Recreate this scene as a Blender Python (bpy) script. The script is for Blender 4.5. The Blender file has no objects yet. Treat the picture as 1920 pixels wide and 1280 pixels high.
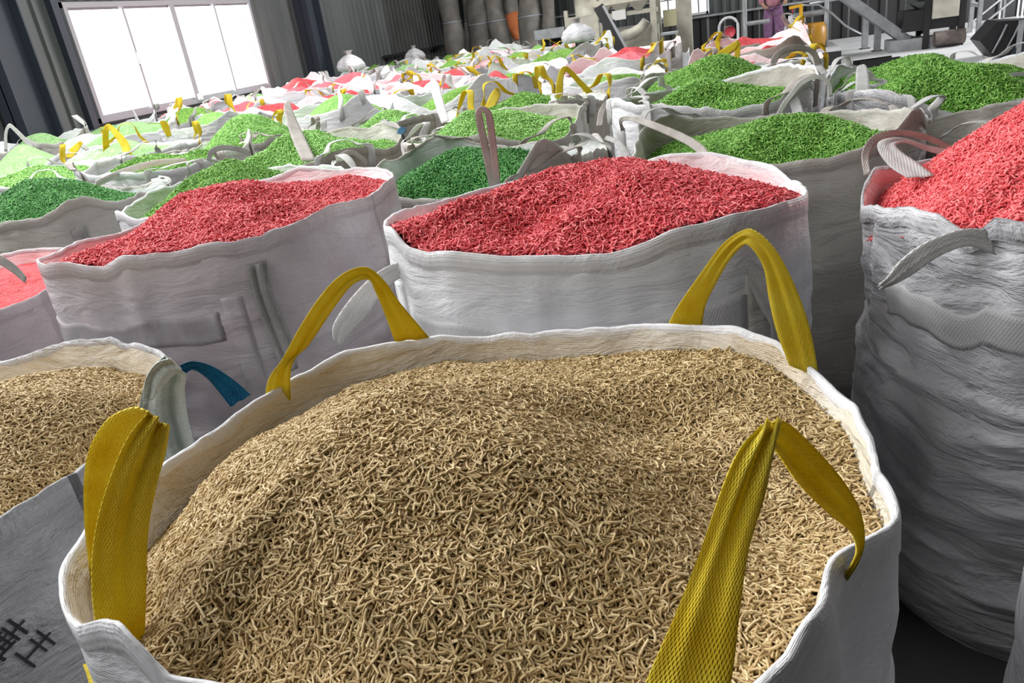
import bpy, bmesh, math, random
import numpy as np
from mathutils import Vector, Matrix, Quaternion
random.seed(7)
S = bpy.context.scene
COL = S.collection
# ------------------------------------------------------------------ camera
H = 1.75; FPX = 1400.0
_p, _t, _y = math.radians(22.8), math.radians(8.6), math.radians(19.07)
_h = np.array([-math.sin(_y), math.cos(_y), 0]); _r0 = np.array([math.cos(_y), math.sin(_y), 0]); _k = np.array([0, 0, 1.])
CF = _h*math.cos(_p)-_k*math.sin(_p); _u0 = _h*math.sin(_p)+_k*math.cos(_p)
CX = math.cos(_t)*_r0-math.sin(_t)*_u0; CY = math.sin(_t)*_r0+math.cos(_t)*_u0
CAM = np.array([0, 0, H])
cd = bpy.data.cameras.new('camera'); cam = bpy.data.objects.new('camera', cd); COL.objects.link(cam)
cd.sensor_width = 36; cd.lens = FPX/1920*36; cd.clip_start = .02; cd.clip_end = 300
cam.matrix_world = Matrix(((CX[0], CY[0], -CF[0], 0), (CX[1], CY[1], -CF[1], 0), (CX[2], CY[2], -CF[2], H), (0, 0, 0, 1)))
S.camera = cam
# ------------------------------------------------------------------ world, lights, exposure
W = bpy.data.worlds.new('overcast'); S.world = W; W.use_nodes = True
bg = W.node_tree.nodes['Background']; bg.inputs[0].default_value = (.93, .97, 1, 1); bg.inputs[1].default_value = 3.2
S.view_settings.view_transform = 'Standard'; S.view_settings.look = 'None'
S.view_settings.gamma = 1; S.view_settings.use_curve_mapping = False
S.view_settings.exposure = .5
def area(name, loc, target, sx, sy, power, col=(1, 1, 1)):
    d = bpy.data.lights.new(name, 'AREA'); d.shape = 'RECTANGLE'; d.size = sx; d.size_y = sy; d.energy = power; d.color = col
    o = bpy.data.objects.new(name, d); COL.objects.link(o); o.location = loc
    v = Vector(target)-Vector(loc); o.rotation_euler = v.to_track_quat('-Z', 'Y').to_euler(); return o
area('window_daylight', (-9.35, 11.47, 2.07), (-3, 11.0, 1.9), 4.6, 1.7, 190)
area('assumed_side_light', (-8.4, 3.4, 5.2), (0, 1.9, .9), 6, 2.0, 620)  # assumed light from the left; the wall here has no window
area('rear_fill_light', (-3.5, -3.6, 4.6), (.2, 1.8, .9), 4, 2.4, 160)  # fill light added behind the camera to brighten surfaces facing it
area('added_overhead_light_left', (-4.5, 9, 6.9), (-4.5, 9, 0), 1.4, 18, 950)  # overhead light added under the closed ceiling, which has no skylight
area('added_overhead_light_middle', (1.2, 12, 6.9), (1.2, 12, 0), 1.2, 22, 200)  # second added overhead light, again with no opening above it
area('assumed_door_light', (11.7, 20, 2.6), (3.5, 19.5, 0), 7, 4, 1500)  # assumed daylight from the right; the right wall has no door
# ------------------------------------------------------------------ helpers
def ray(x, y): return CF+CX*(x-960)/FPX-CY*(y-640)/FPX
def onz(x, y, z=1.13):
    r = ray(x, y); return CAM+r*((z-H)/r[2])
def ony(x, y, Y):
    r = ray(x, y); return CAM+r*(Y/r[1])
def onx(x, y, X):
    r = ray(x, y); return CAM+r*(X/r[0])
def near(x, y, a):            # the point of the sight line that passes closest to the vertical through a
    r = ray(x, y); h = r[:2]; return CAM+r*(np.dot(np.asarray(a[:2]), h)/np.dot(h, h))
def hsh(i, j, k, s):
    n = (i*374761393+j*668265263+k*2147483647+s*974634777) & 0xffffffff
    n = ((n ^ (n >> 13))*1274126177) & 0xffffffff
    return ((n ^ (n >> 16)) & 0xffff)/65535.0*2-1
def noise(P, s=0):
    P = np.asarray(P, float); i = np.floor(P).astype(np.int64); f = P-i; f = f*f*(3-2*f); r = 0
    for a in (0, 1):
        for b in (0, 1):
            for c in (0, 1):
                w = (f[..., 0] if a else 1-f[..., 0])*(f[..., 1] if b else 1-f[..., 1])*(f[..., 2] if c else 1-f[..., 2])
                r = r+w*hsh(i[..., 0]+a, i[..., 1]+b, i[..., 2]+c, s)
    return r
def n3(x, y, z, s=0): return noise(np.stack(np.broadcast_arrays(np.asarray(x, float), np.asarray(y, float), np.asarray(z, float)), -1), s)
def link(name, me, parent=None, base=(0, 0, 0)):
    o = bpy.data.objects.new(name, me); COL.objects.link(o)
    if parent is not None: o.parent = parent
    else: o.location = base
    return o
def wpos(o):
    p = np.zeros(3)
    while o is not None: p = p+np.array(o.location); o = o.parent
    return p
def mesh(name, V, Fc, mats, parent=None, smooth=True, mi=None, uv=None, base=None):
    V = np.asarray(V, float)
    off = wpos(parent) if parent is not None else (np.asarray(base, float) if base is not None else np.zeros(3))
    me = bpy.data.meshes.new(name); me.from_pydata((V-off).tolist(), [], [list(map(int, f)) for f in Fc])
    for m in (mats if isinstance(mats, (list, tuple)) else [mats]): me.materials.append(m)
    if smooth: me.polygons.foreach_set('use_smooth', [True]*len(me.polygons))
    if mi is not None: me.polygons.foreach_set('material_index', mi)
    if uv is not None:
        l = me.uv_layers.new(name='UVMap'); idx = np.zeros(len(me.loops), int); me.loops.foreach_get('vertex_index', idx)
        l.data.foreach_set('uv', np.asarray(uv, float)[idx].ravel())
    me.update()
    return link(name, me, parent, off if parent is None else (0, 0, 0))
def tag(o, label=None, cat=None, group=None, kind=None):
    if label: o['label'] = label
    if cat: o['category'] = cat
    if group: o['group'] = group
    if kind: o['kind'] = kind
    return o
def empty(name, loc, label, cat, group=None):
    o = bpy.data.objects.new(name, None); COL.objects.link(o); o.location = loc; o.empty_display_size = .1
    return tag(o, label, cat, group)
class MB:
    def __init__(s): s.V = []; s.F = []
    def add(s, V, F):
        b = len(s.V); s.V += [tuple(v) for v in V]; s.F += [[i+b for i in f] for f in F]; return s
    def box(s, c, d, rz=0, ax=None):
        R = Matrix.Rotation(rz, 3, 'Z') if ax is None else ax
        V = [Vector(c)+R @ Vector((sx*d[0]/2, sy*d[1]/2, sz*d[2]/2)) for sx in (-1, 1) for sy in (-1, 1) for sz in (-1, 1)]
        return s.add(V, [(0, 1, 3, 2), (4, 6, 7, 5), (0, 4, 5, 1), (2, 3, 7, 6), (0, 2, 6, 4), (1, 5, 7, 3)])
    def beam(s, a, b, w, h=None):
        a = Vector(a); b = Vector(b); d = b-a; q = d.to_track_quat('Z', 'Y').to_matrix()
        return s.box((a+b)/2, (w, h or w, d.length), ax=q)
    def tube(s, pts, r, n=8, cap=True):
        pts = [Vector(p) for p in pts]; rr = r if isinstance(r, (list, tuple)) else [r]*len(pts); V = []; F = []
        up = Vector((0, 0, 1))
        for i, p in enumerate(pts):
            d = (pts[min(i+1, len(pts)-1)]-pts[max(i-1, 0)]).normalized()
            x = d.cross(up if abs(d.z) < .95 else Vector((0, 1, 0))).normalized(); y = d.cross(x)
            for k in range(n):
                a = 2*math.pi*k/n; V.append(p+(x*math.cos(a)+y*math.sin(a))*rr[i])
        for i in range(len(pts)-1):
            for k in range(n): F.append((i*n+k, i*n+(k+1) % n, (i+1)*n+(k+1) % n, (i+1)*n+k))
        if cap: F.append(tuple(range(n))); F.append(tuple(range((len(pts)-1)*n, len(pts)*n))[::-1])
        return s.add(V, F)
    def lathe(s, c, prof, n=20):
        V = []; F = []
        for (r, z) in prof:
            for k in range(n): a = 2*math.pi*k/n; V.append((c[0]+r*math.cos(a), c[1]+r*math.sin(a), c[2]+z))
        for i in range(len(prof)-1):
            for k in range(n): F.append((i*n+k, i*n+(k+1) % n, (i+1)*n+(k+1) % n, (i+1)*n+k))
        F.append(tuple(range(n))[::-1]); F.append(tuple(range((len(prof)-1)*n, len(prof)*n)))
        return s.add(V, F)
    def build(s, name, mat, parent=None, smooth=False, base=None, **kw):
        o = mesh(name, s.V, s.F, mat, parent, smooth, base=base); return o
# ------------------------------------------------------------------ materials
def mat(name, col, rough=.6, metal=0.0, spec=.5):
    m = bpy.data.materials.new(name); m.use_nodes = True; b = m.node_tree.nodes['Principled BSDF']
    b.inputs['Base Color'].default_value = (*col, 1); b.inputs['Roughness'].default_value = rough; b.inputs['Metallic'].default_value = metal
    b.inputs['Specular IOR Level'].default_value = spec
    return m
def nd(m, t, **kw):
    n = m.node_tree.nodes.new(t)
    for k, v in kw.items():
        if k.startswith('i_'): n.inputs[k[2:].replace('_', ' ')].default_value = v
        else: setattr(n, k, v)
    return n
def lk(m, a, b): m.node_tree.links.new(a, b)
def noisy(m, c1, c2, scale=4, detail=4, lo=.35, hi=.65, bump=0, bscale=None, stretch=(1, 1, 1), coord='Object'):
    tc = nd(m, 'ShaderNodeTexCoord'); mp = nd(m, 'ShaderNodeMapping'); mp.inputs['Scale'].default_value = stretch
    lk(m, tc.outputs[coord], mp.inputs[0])
    n = nd(m, 'ShaderNodeTexNoise'); n.inputs['Scale'].default_value = scale; n.inputs['Detail'].default_value = detail; lk(m, mp.outputs[0], n.inputs[0])
    r = nd(m, 'ShaderNodeValToRGB'); r.color_ramp.elements[0].position = lo; r.color_ramp.elements[1].position = hi
    r.color_ramp.elements[0].color = (*c1, 1); r.color_ramp.elements[1].color = (*c2, 1); lk(m, n.outputs[0], r.inputs[0])
    b = m.node_tree.nodes['Principled BSDF']; lk(m, r.outputs[0], b.inputs['Base Color'])
    if bump:
        n2 = nd(m, 'ShaderNodeTexNoise'); n2.inputs['Scale'].default_value = bscale or scale*3; n2.inputs['Detail'].default_value = 5; lk(m, mp.outputs[0], n2.inputs[0])
        bp = nd(m, 'ShaderNodeBump'); bp.inputs['Strength'].default_value = bump; bp.inputs['Distance'].default_value = .02
        lk(m, n2.outputs[0], bp.inputs['Height']); lk(m, bp.outputs[0], b.inputs['Normal'])
    return m
def fabric(name, c1, c2, stain=None, crease=.5, rough=.5, weave=.25, spec=.35):
    """woven polypropylene: UV in metres; soft creases lying mostly across, a fine weave, stains"""
    m = mat(name, c1, rough, 0, spec); b = m.node_tree.nodes['Principled BSDF']
    tc = nd(m, 'ShaderNodeTexCoord'); mp = nd(m, 'ShaderNodeMapping'); mp.inputs['Scale'].default_value = (1, 1, 1); lk(m, tc.outputs['UV'], mp.inputs[0])
    mo = nd(m, 'ShaderNodeMapping'); lk(m, tc.outputs['Object'], mo.inputs[0])
    n = nd(m, 'ShaderNodeTexNoise'); n.inputs['Scale'].default_value = 3.2; n.inputs['Detail'].default_value = 6; lk(m, mo.outputs[0], n.inputs[0])
    r = nd(m, 'ShaderNodeValToRGB'); r.color_ramp.elements[0].position = .35; r.color_ramp.elements[1].position = .68
    r.color_ramp.elements[0].color = (*c1, 1); r.color_ramp.elements[1].color = (*c2, 1); lk(m, n.outputs[0], r.inputs[0]); out = r.outputs[0]
    if stain:
        n4 = nd(m, 'ShaderNodeTexNoise'); n4.inputs['Scale'].default_value = 2.3; n4.inputs['Detail'].default_value = 5; n4.inputs['Distortion'].default_value = .6
        mq = nd(m, 'ShaderNodeMapping'); mq.inputs['Location'].default_value = (3.1, 7.7, 1.3); mq.inputs['Scale'].default_value = (1, 1, 1.6)
        lk(m, tc.outputs['Object'], mq.inputs[0]); lk(m, mq.outputs[0], n4.inputs[0])
        rr = nd(m, 'ShaderNodeValToRGB'); rr.color_ramp.elements[0].position = stain[1]; rr.color_ramp.elements[1].position = stain[2]; lk(m, n4.outputs[0], rr.inputs[0])
        mx = nd(m, 'ShaderNodeMix', data_type='RGBA'); lk(m, rr.outputs[0], mx.inputs[0]); lk(m, out, mx.inputs[6]); mx.inputs[7].default_value = (*stain[0], 1); out = mx.outputs[2]
    lk(m, out, b.inputs['Base Color'])
    # creases
    ms = nd(m, 'ShaderNodeMapping'); ms.inputs['Scale'].default_value = (2.2, 6.5, 1); ms.inputs['Rotation'].default_value = (0, 0, .12); lk(m, tc.outputs['UV'], ms.inputs[0])
    nc = nd(m, 'ShaderNodeTexNoise'); nc.inputs['Scale'].default_value = 1.6; nc.inputs['Detail'].default_value = 7; nc.inputs['Roughness'].default_value = .6; nc.inputs['Distortion'].default_value = .8; lk(m, ms.outputs[0], nc.inputs[0])
    b1 = nd(m, 'ShaderNodeBump'); b1.inputs['Strength'].default_value = crease; b1.inputs['Distance'].default_value = .05; lk(m, nc.outputs[0], b1.inputs['Height'])
    nk = nd(m, 'ShaderNodeTexNoise'); nk.inputs['Scale'].default_value = 9; nk.inputs['Detail'].default_value = 5; nk.inputs['Distortion'].default_value = 1.2; lk(m, mo.outputs[0], nk.inputs[0])
    b2 = nd(m, 'ShaderNodeBump'); b2.inputs['Strength'].default_value = crease*.5; b2.inputs['Distance'].default_value = .02; lk(m, nk.outputs[0], b2.inputs['Height']); lk(m, b1.outputs[0], b2.inputs['Normal'])
    last = b2
    if weave:
        wv = nd(m, 'ShaderNodeTexWave'); wv.inputs['Scale'].default_value = 75; wv.bands_direction = 'Y'; lk(m, tc.outputs['UV'], wv.inputs[0])
        b3 = nd(m, 'ShaderNodeBump'); b3.inputs['Strength'].default_value = weave; b3.inputs['Distance'].default_value = .002; lk(m, wv.outputs[1], b3.inputs['Height']); lk(m, last.outputs[0], b3.inputs['Normal']); last = b3
    lk(m, last.outputs[0], b.inputs['Normal'])
    return m
def webbing(name, c1, c2, sc=1.0, strength=.6):
    """woven strap: UV (across, along) in metres, herringbone relief"""
    m = mat(name, c1, .6, 0, .3); b = m.node_tree.nodes['Principled BSDF']
    tc = nd(m, 'ShaderNodeTexCoord')
    hs = []
    for sgn in (1, -1):
        mp = nd(m, 'ShaderNodeMapping'); mp.inputs['Rotation'].default_value = (0, 0, sgn*.42); lk(m, tc.outputs['UV'], mp.inputs[0])
        w = nd(m, 'ShaderNodeTexWave'); w.inputs['Scale'].default_value = 42*sc; w.inputs['Distortion'].default_value = .6; w.inputs['Detail Scale'].default_value = 3
        lk(m, mp.outputs[0], w.inputs[0]); hs.append(w.outputs[1])
    mu = nd(m, 'ShaderNodeMath', operation='MULTIPLY'); lk(m, hs[0], mu.inputs[0]); lk(m, hs[1], mu.inputs[1])
    bp = nd(m, 'ShaderNodeBump'); bp.inputs['Strength'].default_value = strength; bp.inputs['Distance'].default_value = .004; lk(m, mu.outputs[0], bp.inputs['Height']); lk(m, bp.outputs[0], b.inputs['Normal'])
    n = nd(m, 'ShaderNodeTexNoise'); n.inputs['Scale'].default_value = 14; n.inputs['Detail'].default_value = 4; lk(m, tc.outputs['Object'], n.inputs[0])
    r = nd(m, 'ShaderNodeValToRGB'); r.color_ramp.elements[0].position = .35; r.color_ramp.elements[1].position = .7
    r.color_ramp.elements[0].color = (*c1, 1); r.color_ramp.elements[1].color = (*c2, 1); lk(m, n.outputs[0], r.inputs[0]); lk(m, r.outputs[0], b.inputs['Base Color'])
    tr = nd(m, 'ShaderNodeBsdfTranslucent'); lk(m, r.outputs[0], tr.inputs[0]); mx = nd(m, 'ShaderNodeMixShader'); mx.inputs[0].default_value = .35
    out = m.node_tree.nodes['Material Output']; lk(m, b.outputs[0], mx.inputs[1]); lk(m, tr.outputs[0], mx.inputs[2]); lk(m, mx.outputs[0], out.inputs[0])
    return m
def grainmat(name, ca, cb, cc, rough=.55):
    m = mat(name, ca, rough, 0, .35); b = m.node_tree.nodes['Principled BSDF']
    oi = nd(m, 'ShaderNodeObjectInfo'); r = nd(m, 'ShaderNodeValToRGB'); e = r.color_ramp.elements
    e[0].color = (*ca, 1); e[1].color = (*cc, 1); x = e.new(.5); x.color = (*cb, 1)
    lk(m, oi.outputs['Random'], r.inputs[0]); lk(m, r.outputs[0], b.inputs['Base Color']); return m
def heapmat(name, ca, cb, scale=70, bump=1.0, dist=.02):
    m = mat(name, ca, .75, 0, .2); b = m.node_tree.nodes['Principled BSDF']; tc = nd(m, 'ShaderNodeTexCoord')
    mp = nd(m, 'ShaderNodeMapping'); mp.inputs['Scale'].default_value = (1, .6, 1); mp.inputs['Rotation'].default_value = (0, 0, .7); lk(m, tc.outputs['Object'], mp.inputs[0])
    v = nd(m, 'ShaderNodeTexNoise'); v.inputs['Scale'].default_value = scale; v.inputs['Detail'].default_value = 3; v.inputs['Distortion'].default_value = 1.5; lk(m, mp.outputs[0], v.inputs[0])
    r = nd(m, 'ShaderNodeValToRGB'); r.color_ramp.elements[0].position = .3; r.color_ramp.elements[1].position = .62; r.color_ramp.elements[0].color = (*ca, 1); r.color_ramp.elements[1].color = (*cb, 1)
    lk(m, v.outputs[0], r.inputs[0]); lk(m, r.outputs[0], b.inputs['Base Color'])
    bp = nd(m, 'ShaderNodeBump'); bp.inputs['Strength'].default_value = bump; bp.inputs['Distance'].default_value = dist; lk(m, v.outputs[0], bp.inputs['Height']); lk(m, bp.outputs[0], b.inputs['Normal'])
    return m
FAB = dict(
    white=fabric('white_woven_fabric', (.62, .62, .64), (.75, .75, .77), ((.52, .50, .45), .58, .75)),
    cool=fabric('cool_white_woven_fabric', (.46, .46, .48), (.60, .60, .62), ((.38, .36, .33), .55, .78), crease=1.0),
    warm=fabric('warm_grey_woven_fabric', (.38, .365, .33), (.50, .48, .44), ((.30, .27, .23), .55, .75)),
    taupe=fabric('taupe_woven_fabric', (.30, .275, .235), (.42, .39, .345), ((.52, .50, .46), .55, .75)),
    mauve=fabric('dusty_mauve_woven_fabric', (.47, .42, .44), (.60, .57, .59), ((.42, .33, .34), .52, .75)),
    pink=fabric('red_dusted_white_lining', (.80, .70, .71), (.86, .80, .81), ((.80, .42, .43), .46, .66), crease=.5),
    cream=fabric('cream_inner_lining', (.66, .59, .47), (.78, .74, .67), ((.52, .42, .28), .48, .70), crease=.8),
    sage=fabric('grey_green_woven_cloth', (.36, .40, .35), (.55, .58, .53), ((.7, .7, .68), .55, .75), crease=.6),
    greenish=fabric('green_dusted_lining', (.62, .66, .58), (.78, .79, .76), ((.50, .60, .40), .5, .7)),
)
WEB = dict(
    yellow=webbing('yellow_webbing', (.84, .62, .02), (.92, .76, .07), 2.2, .9),
    white=webbing('white_webbing', (.66, .65, .64), (.80, .79, .78)),
    grey=webbing('grey_webbing', (.40, .39, .37), (.56, .55, .53)),
    taupe=webbing('taupe_webbing', (.42, .38, .35), (.56, .52, .48)),
    blue=webbing('blue_webbing', (.0, .10, .20), (.0, .15, .28)),
)
BAND = webbing('reinforcing_band_weave', (.62, .61, .62), (.74, .73, .74), 1.2, .35)
BANDM = webbing('mauve_band_weave', (.44, .40, .41), (.56, .53, .54), 1.2, .35)
GR = dict(  # bed colours darkened to give the shade in the gaps between pellets
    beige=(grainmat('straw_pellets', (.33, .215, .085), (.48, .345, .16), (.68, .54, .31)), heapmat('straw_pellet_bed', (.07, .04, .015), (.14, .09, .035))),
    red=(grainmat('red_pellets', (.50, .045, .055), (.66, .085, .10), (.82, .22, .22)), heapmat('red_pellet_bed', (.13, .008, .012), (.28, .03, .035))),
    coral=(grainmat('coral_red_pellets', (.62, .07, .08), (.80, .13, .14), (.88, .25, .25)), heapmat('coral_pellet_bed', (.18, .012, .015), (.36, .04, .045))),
    green=(grainmat('green_pellets', (.065, .20, .018), (.14, .34, .04), (.32, .55, .14)), heapmat('green_pellet_bed', (.012, .07, .006), (.04, .17, .02))),
    darkgreen=(grainmat('deep_green_pellets', (.02, .13, .02), (.045, .23, .035), (.16, .40, .11)), heapmat('deep_green_pellet_bed', (.004, .035, .006), (.015, .10, .015))),
    lime=(grainmat('light_green_pellets', (.14, .34, .05), (.24, .48, .11), (.42, .66, .26)), heapmat('light_green_pellet_bed', (.04, .15, .015), (.12, .32, .05))),
)
FARBED = dict(red=heapmat('far_red_pellets', (.40, .03, .035), (.66, .10, .11), 45), green=heapmat('far_green_pellets', (.07, .20, .025), (.22, .40, .08), 45),
              lime=heapmat('far_light_green_pellets', (.09, .28, .04), (.28, .50, .15), 45), pale=heapmat('far_pale_green_pellets', (.16, .34, .11), (.34, .52, .25), 45),
              darkgreen=heapmat('far_deep_green_pellets', (.02, .16, .03), (.09, .32, .07), 45), pinkish=heapmat('far_pink_red_pellets', (.52, .08, .11), (.72, .20, .23), 45),
              coral=heapmat('far_coral_pellets', (.6, .08, .09), (.8, .2, .2), 45))
# ------------------------------------------------------------------ pellets (stuff): short bent rods over the heap
def pellets(o, gm, L, R, density, seed, tilt=.35, lift=.004):
    g = bpy.data.node_groups.new('loose_pellets', 'GeometryNodeTree')
    g.interface.new_socket('Geometry', in_out='INPUT', socket_type='NodeSocketGeometry'); g.interface.new_socket('Geometry', in_out='OUTPUT', socket_type='NodeSocketGeometry')
    N = g.nodes.new; K = g.links.new
    gi = N('NodeGroupInput'); go = N('NodeGroupOutput')
    dp = N('GeometryNodeDistributePointsOnFaces'); dp.inputs['Density'].default_value = density; dp.inputs['Seed'].default_value = seed; K(gi.outputs[0], dp.inputs[0])
    jv = N('GeometryNodeJoinGeometry')
    prof = N('GeometryNodeCurvePrimitiveCircle'); prof.inputs['Resolution'].default_value = 5; prof.inputs['Radius'].default_value = R
    for i, (l, c, z) in enumerate([(1, .03, .0), (.8, .12, .05), (1.15, -.08, .04), (.65, .06, 0), (1.0, .30, .06), (1.25, .10, -.05)]):
        q = N('GeometryNodeCurveQuadraticBezier'); q.inputs['Resolution'].default_value = 5
        q.inputs['Start'].default_value = (-L*l/2, 0, 0); q.inputs['Middle'].default_value = (L*.1*(i % 3-1), L*c*1.6, L*z*2); q.inputs['End'].default_value = (L*l/2, 0, 0)
        cm = N('GeometryNodeCurveToMesh'); K(q.outputs[0], cm.inputs[0]); K(prof.outputs[0], cm.inputs[1]); cm.inputs['Fill Caps'].default_value = True
        sm = N('GeometryNodeSetMaterial'); sm.inputs['Material'].default_value = gm; K(cm.outputs[0], sm.inputs[0])
        gti = N('GeometryNodeGeometryToInstance'); K(sm.outputs[0], gti.inputs[0]); K(gti.outputs[0], jv.inputs[0])
    rv = N('FunctionNodeRandomValue'); rv.data_type = 'FLOAT_VECTOR'; rv.inputs[0].default_value = (-tilt, -tilt, 0); rv.inputs[1].default_value = (tilt, tilt, 6.283); rv.inputs['Seed'].default_value = seed+5
    er = N('FunctionNodeRotateRotation'); er.rotation_space = 'LOCAL'; K(dp.outputs['Rotation'], er.inputs[0]); K(rv.outputs[0], er.inputs[1])
    ip = N('GeometryNodeInstanceOnPoints'); K(jv.outputs[0], ip.inputs['Instance']); ip.inputs['Pick Instance'].default_value = True
    rs = N('FunctionNodeRandomValue'); rs.inputs[2].default_value = .8; rs.inputs[3].default_value = 1.2; rs.inputs['Seed'].default_value = seed+9
    # lift points off the bed by a random amount so the rods pile on one another
    rl = N('FunctionNodeRandomValue'); rl.inputs[2].default_value = 0; rl.inputs[3].default_value = lift; rl.inputs['Seed'].default_value = seed+3
    sc = N('ShaderNodeVectorMath'); sc.operation = 'SCALE'; K(dp.outputs['Normal'], sc.inputs[0]); K(rl.outputs[1], sc.inputs['Scale'])
    sp = N('GeometryNodeSetPosition'); K(dp.outputs[0], sp.inputs[0]); K(sc.outputs[0], sp.inputs['Offset'])
    K(sp.outputs[0], ip.inputs['Points']); K(er.outputs[0], ip.inputs['Rotation']); K(rs.outputs[1], ip.inputs['Scale'])
    jg = N('GeometryNodeJoinGeometry'); K(ip.outputs[0], jg.inputs[0]); K(gi.outputs[0], jg.inputs[0]); K(jg.outputs[0], go.inputs[0])
    md = o.modifiers.new('pellets', 'NODES'); md.node_group = g
# ------------------------------------------------------------------ straps
def crom(P, n):
    P = np.asarray(P, float); P = np.vstack([2*P[0]-P[1], P, 2*P[-1]-P[-2]]); m = len(P)-3; out = []
    for t in np.linspace(0, m-1e-9, n):
        i = int(t); f = t-i; a, b, c, d = P[i:i+4]
        out.append(.5*((2*b)+(-a+c)*f+(2*a-5*b+4*c-d)*f*f+(-a+3*b-3*c+d)*f**3))
    return np.array(out)
def ribbon(name, A, B, m, parent, n=30, cols=9, fold=.0, folds=2, th=.0032, gather=None, label=None, seed=0):
    """strap between two edge curves A and B (3-D), rippled across by fold metres"""
    A = crom(A, n); B = crom(B, n); mid = (A+B)/2; T = np.gradient(mid, axis=0); Wd = B-A
    Nn = np.cross(T, Wd); Nn /= np.linalg.norm(Nn, axis=1)[:, None]+1e-9
    u = np.linspace(0, 1, cols); t = np.linspace(0, 1, n)
    gt = np.interp(t, *zip(*gather)) if gather else np.ones(n)
    off = (np.sin(u[None]*math.pi*folds*2+.6*np.sin(t[:, None]*3+seed))*fold*gt[:, None])*np.sin(u[None]*math.pi)**.5
    off = off+n3(t[:, None]*5, u[None]*2, seed+.5, 3)*.002
    P = A[:, None]+Wd[:, None]*u[None, :, None]+Nn[:, None]*off[..., None]
    L = np.concatenate([[0], np.cumsum(np.linalg.norm(np.diff(mid, axis=0), axis=1))]); wm = np.linalg.norm(Wd, axis=1).max()
    uv = np.stack(np.broadcast_arrays(u[None]*max(wm, .02), L[:, None]), -1).reshape(-1, 2)
    top = P+Nn[:, None]*th/2; bot = P-Nn[:, None]*th/2
    V = np.concatenate([top.reshape(-1, 3), bot.reshape(-1, 3)]); K = n*cols; F = []
    for i in range(n-1):
        for j in range(cols-1):
            a = i*cols+j; F.append((a, a+1, a+cols+1, a+cols)); F.append((K+a, K+a+cols, K+a+cols+1, K+a+1))
        a = i*cols; F.append((a, a+cols, K+a+cols, K+a)); a = i*cols+cols-1; F.append((a, K+a, K+a+cols, a+cols))
    for j in range(cols-1):
        F.append((j, K+j, K+j+1, j+1)); a = (n-1)*cols+j; F.append((a, a+1, K+a+1, K+a))
    o = mesh(name, V, F, m, parent, uv=np.vstack([uv, uv]))
    if label: o['label'] = label
    return o
def strap_c(name, C, wdir, w, m, parent, **kw):
    """strap along a centre curve; wdir = width direction per control point (or one), w = width"""
    C = np.asarray(C, float); Wd = np.asarray(wdir, float)
    if Wd.ndim == 1: Wd = np.tile(Wd, (len(C), 1))
    Wd = Wd/(np.linalg.norm(Wd, axis=1)[:, None]+1e-9)
    w = np.broadcast_to(np.asarray(w, float), (len(C),))[:, None]
    return ribbon(name, C-Wd*w/2, C+Wd*w/2, m, parent, **kw)
def traced(name, Lp, Rp, m, parent, a0, a1, **kw):
    """strap whose two edges run through the given sight lines; a0, a1: plan positions of its ends"""
    a0 = np.asarray(a0)[:2]; a1 = np.asarray(a1)[:2]
    def cv(Q):
        k = np.linspace(0, 1, len(Q)); return [near(q[0], q[1], a0*(1-t)+a1*t) for q, t in zip(Q, k)]
    return ribbon(name, cv(Lp), cv(Rp), m, parent, **kw)
# ------------------------------------------------------------------ bulk bag
def sup(th, hx, hy, n): return (abs(np.cos(th)/hx)**n+abs(np.sin(th)/hy)**n)**(-1/n)
class Bag: pass
def rim_from_pixels(b, ctrl):
    """height of the rim around the bag: every entry (px,py,'n'/'f') meets the near or far side of its outline"""
    pts = []
    for e in ctrl:
        if e[2] == 'a': pts.append((math.radians(e[0]), e[1])); continue
        r = ray(e[0], e[1]); h = np.hypot(r[0], r[1]); ts = np.linspace(.05, 12, 6000)/h
        P = CAM[None]+r[None]*ts[:, None]; dx = P[:, 0]-b.c[0]; dy = P[:, 1]-b.c[1]; a = np.arctan2(dy, dx)-b.rot
        inside = np.hypot(dx, dy) < sup(a, b.hx, b.hy, b.n)
        ii = np.where(inside)[0]
        if len(ii) == 0: continue
        i = ii[0] if e[2] == 'n' else ii[-1]
        pts.append((float(a[i]) % (2*math.pi), P[i, 2]))
    pts.sort(); T = np.array([p[0] for p in pts]); Z = np.array([p[1] for p in pts])
    Z = np.clip(Z, b.z-.16, b.z+.16)
    T = np.concatenate([T-2*math.pi, T, T+2*math.pi]); Z = np.concatenate([Z, Z, Z])
    return np.interp(b.th % (2*math.pi), T, Z)
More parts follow.
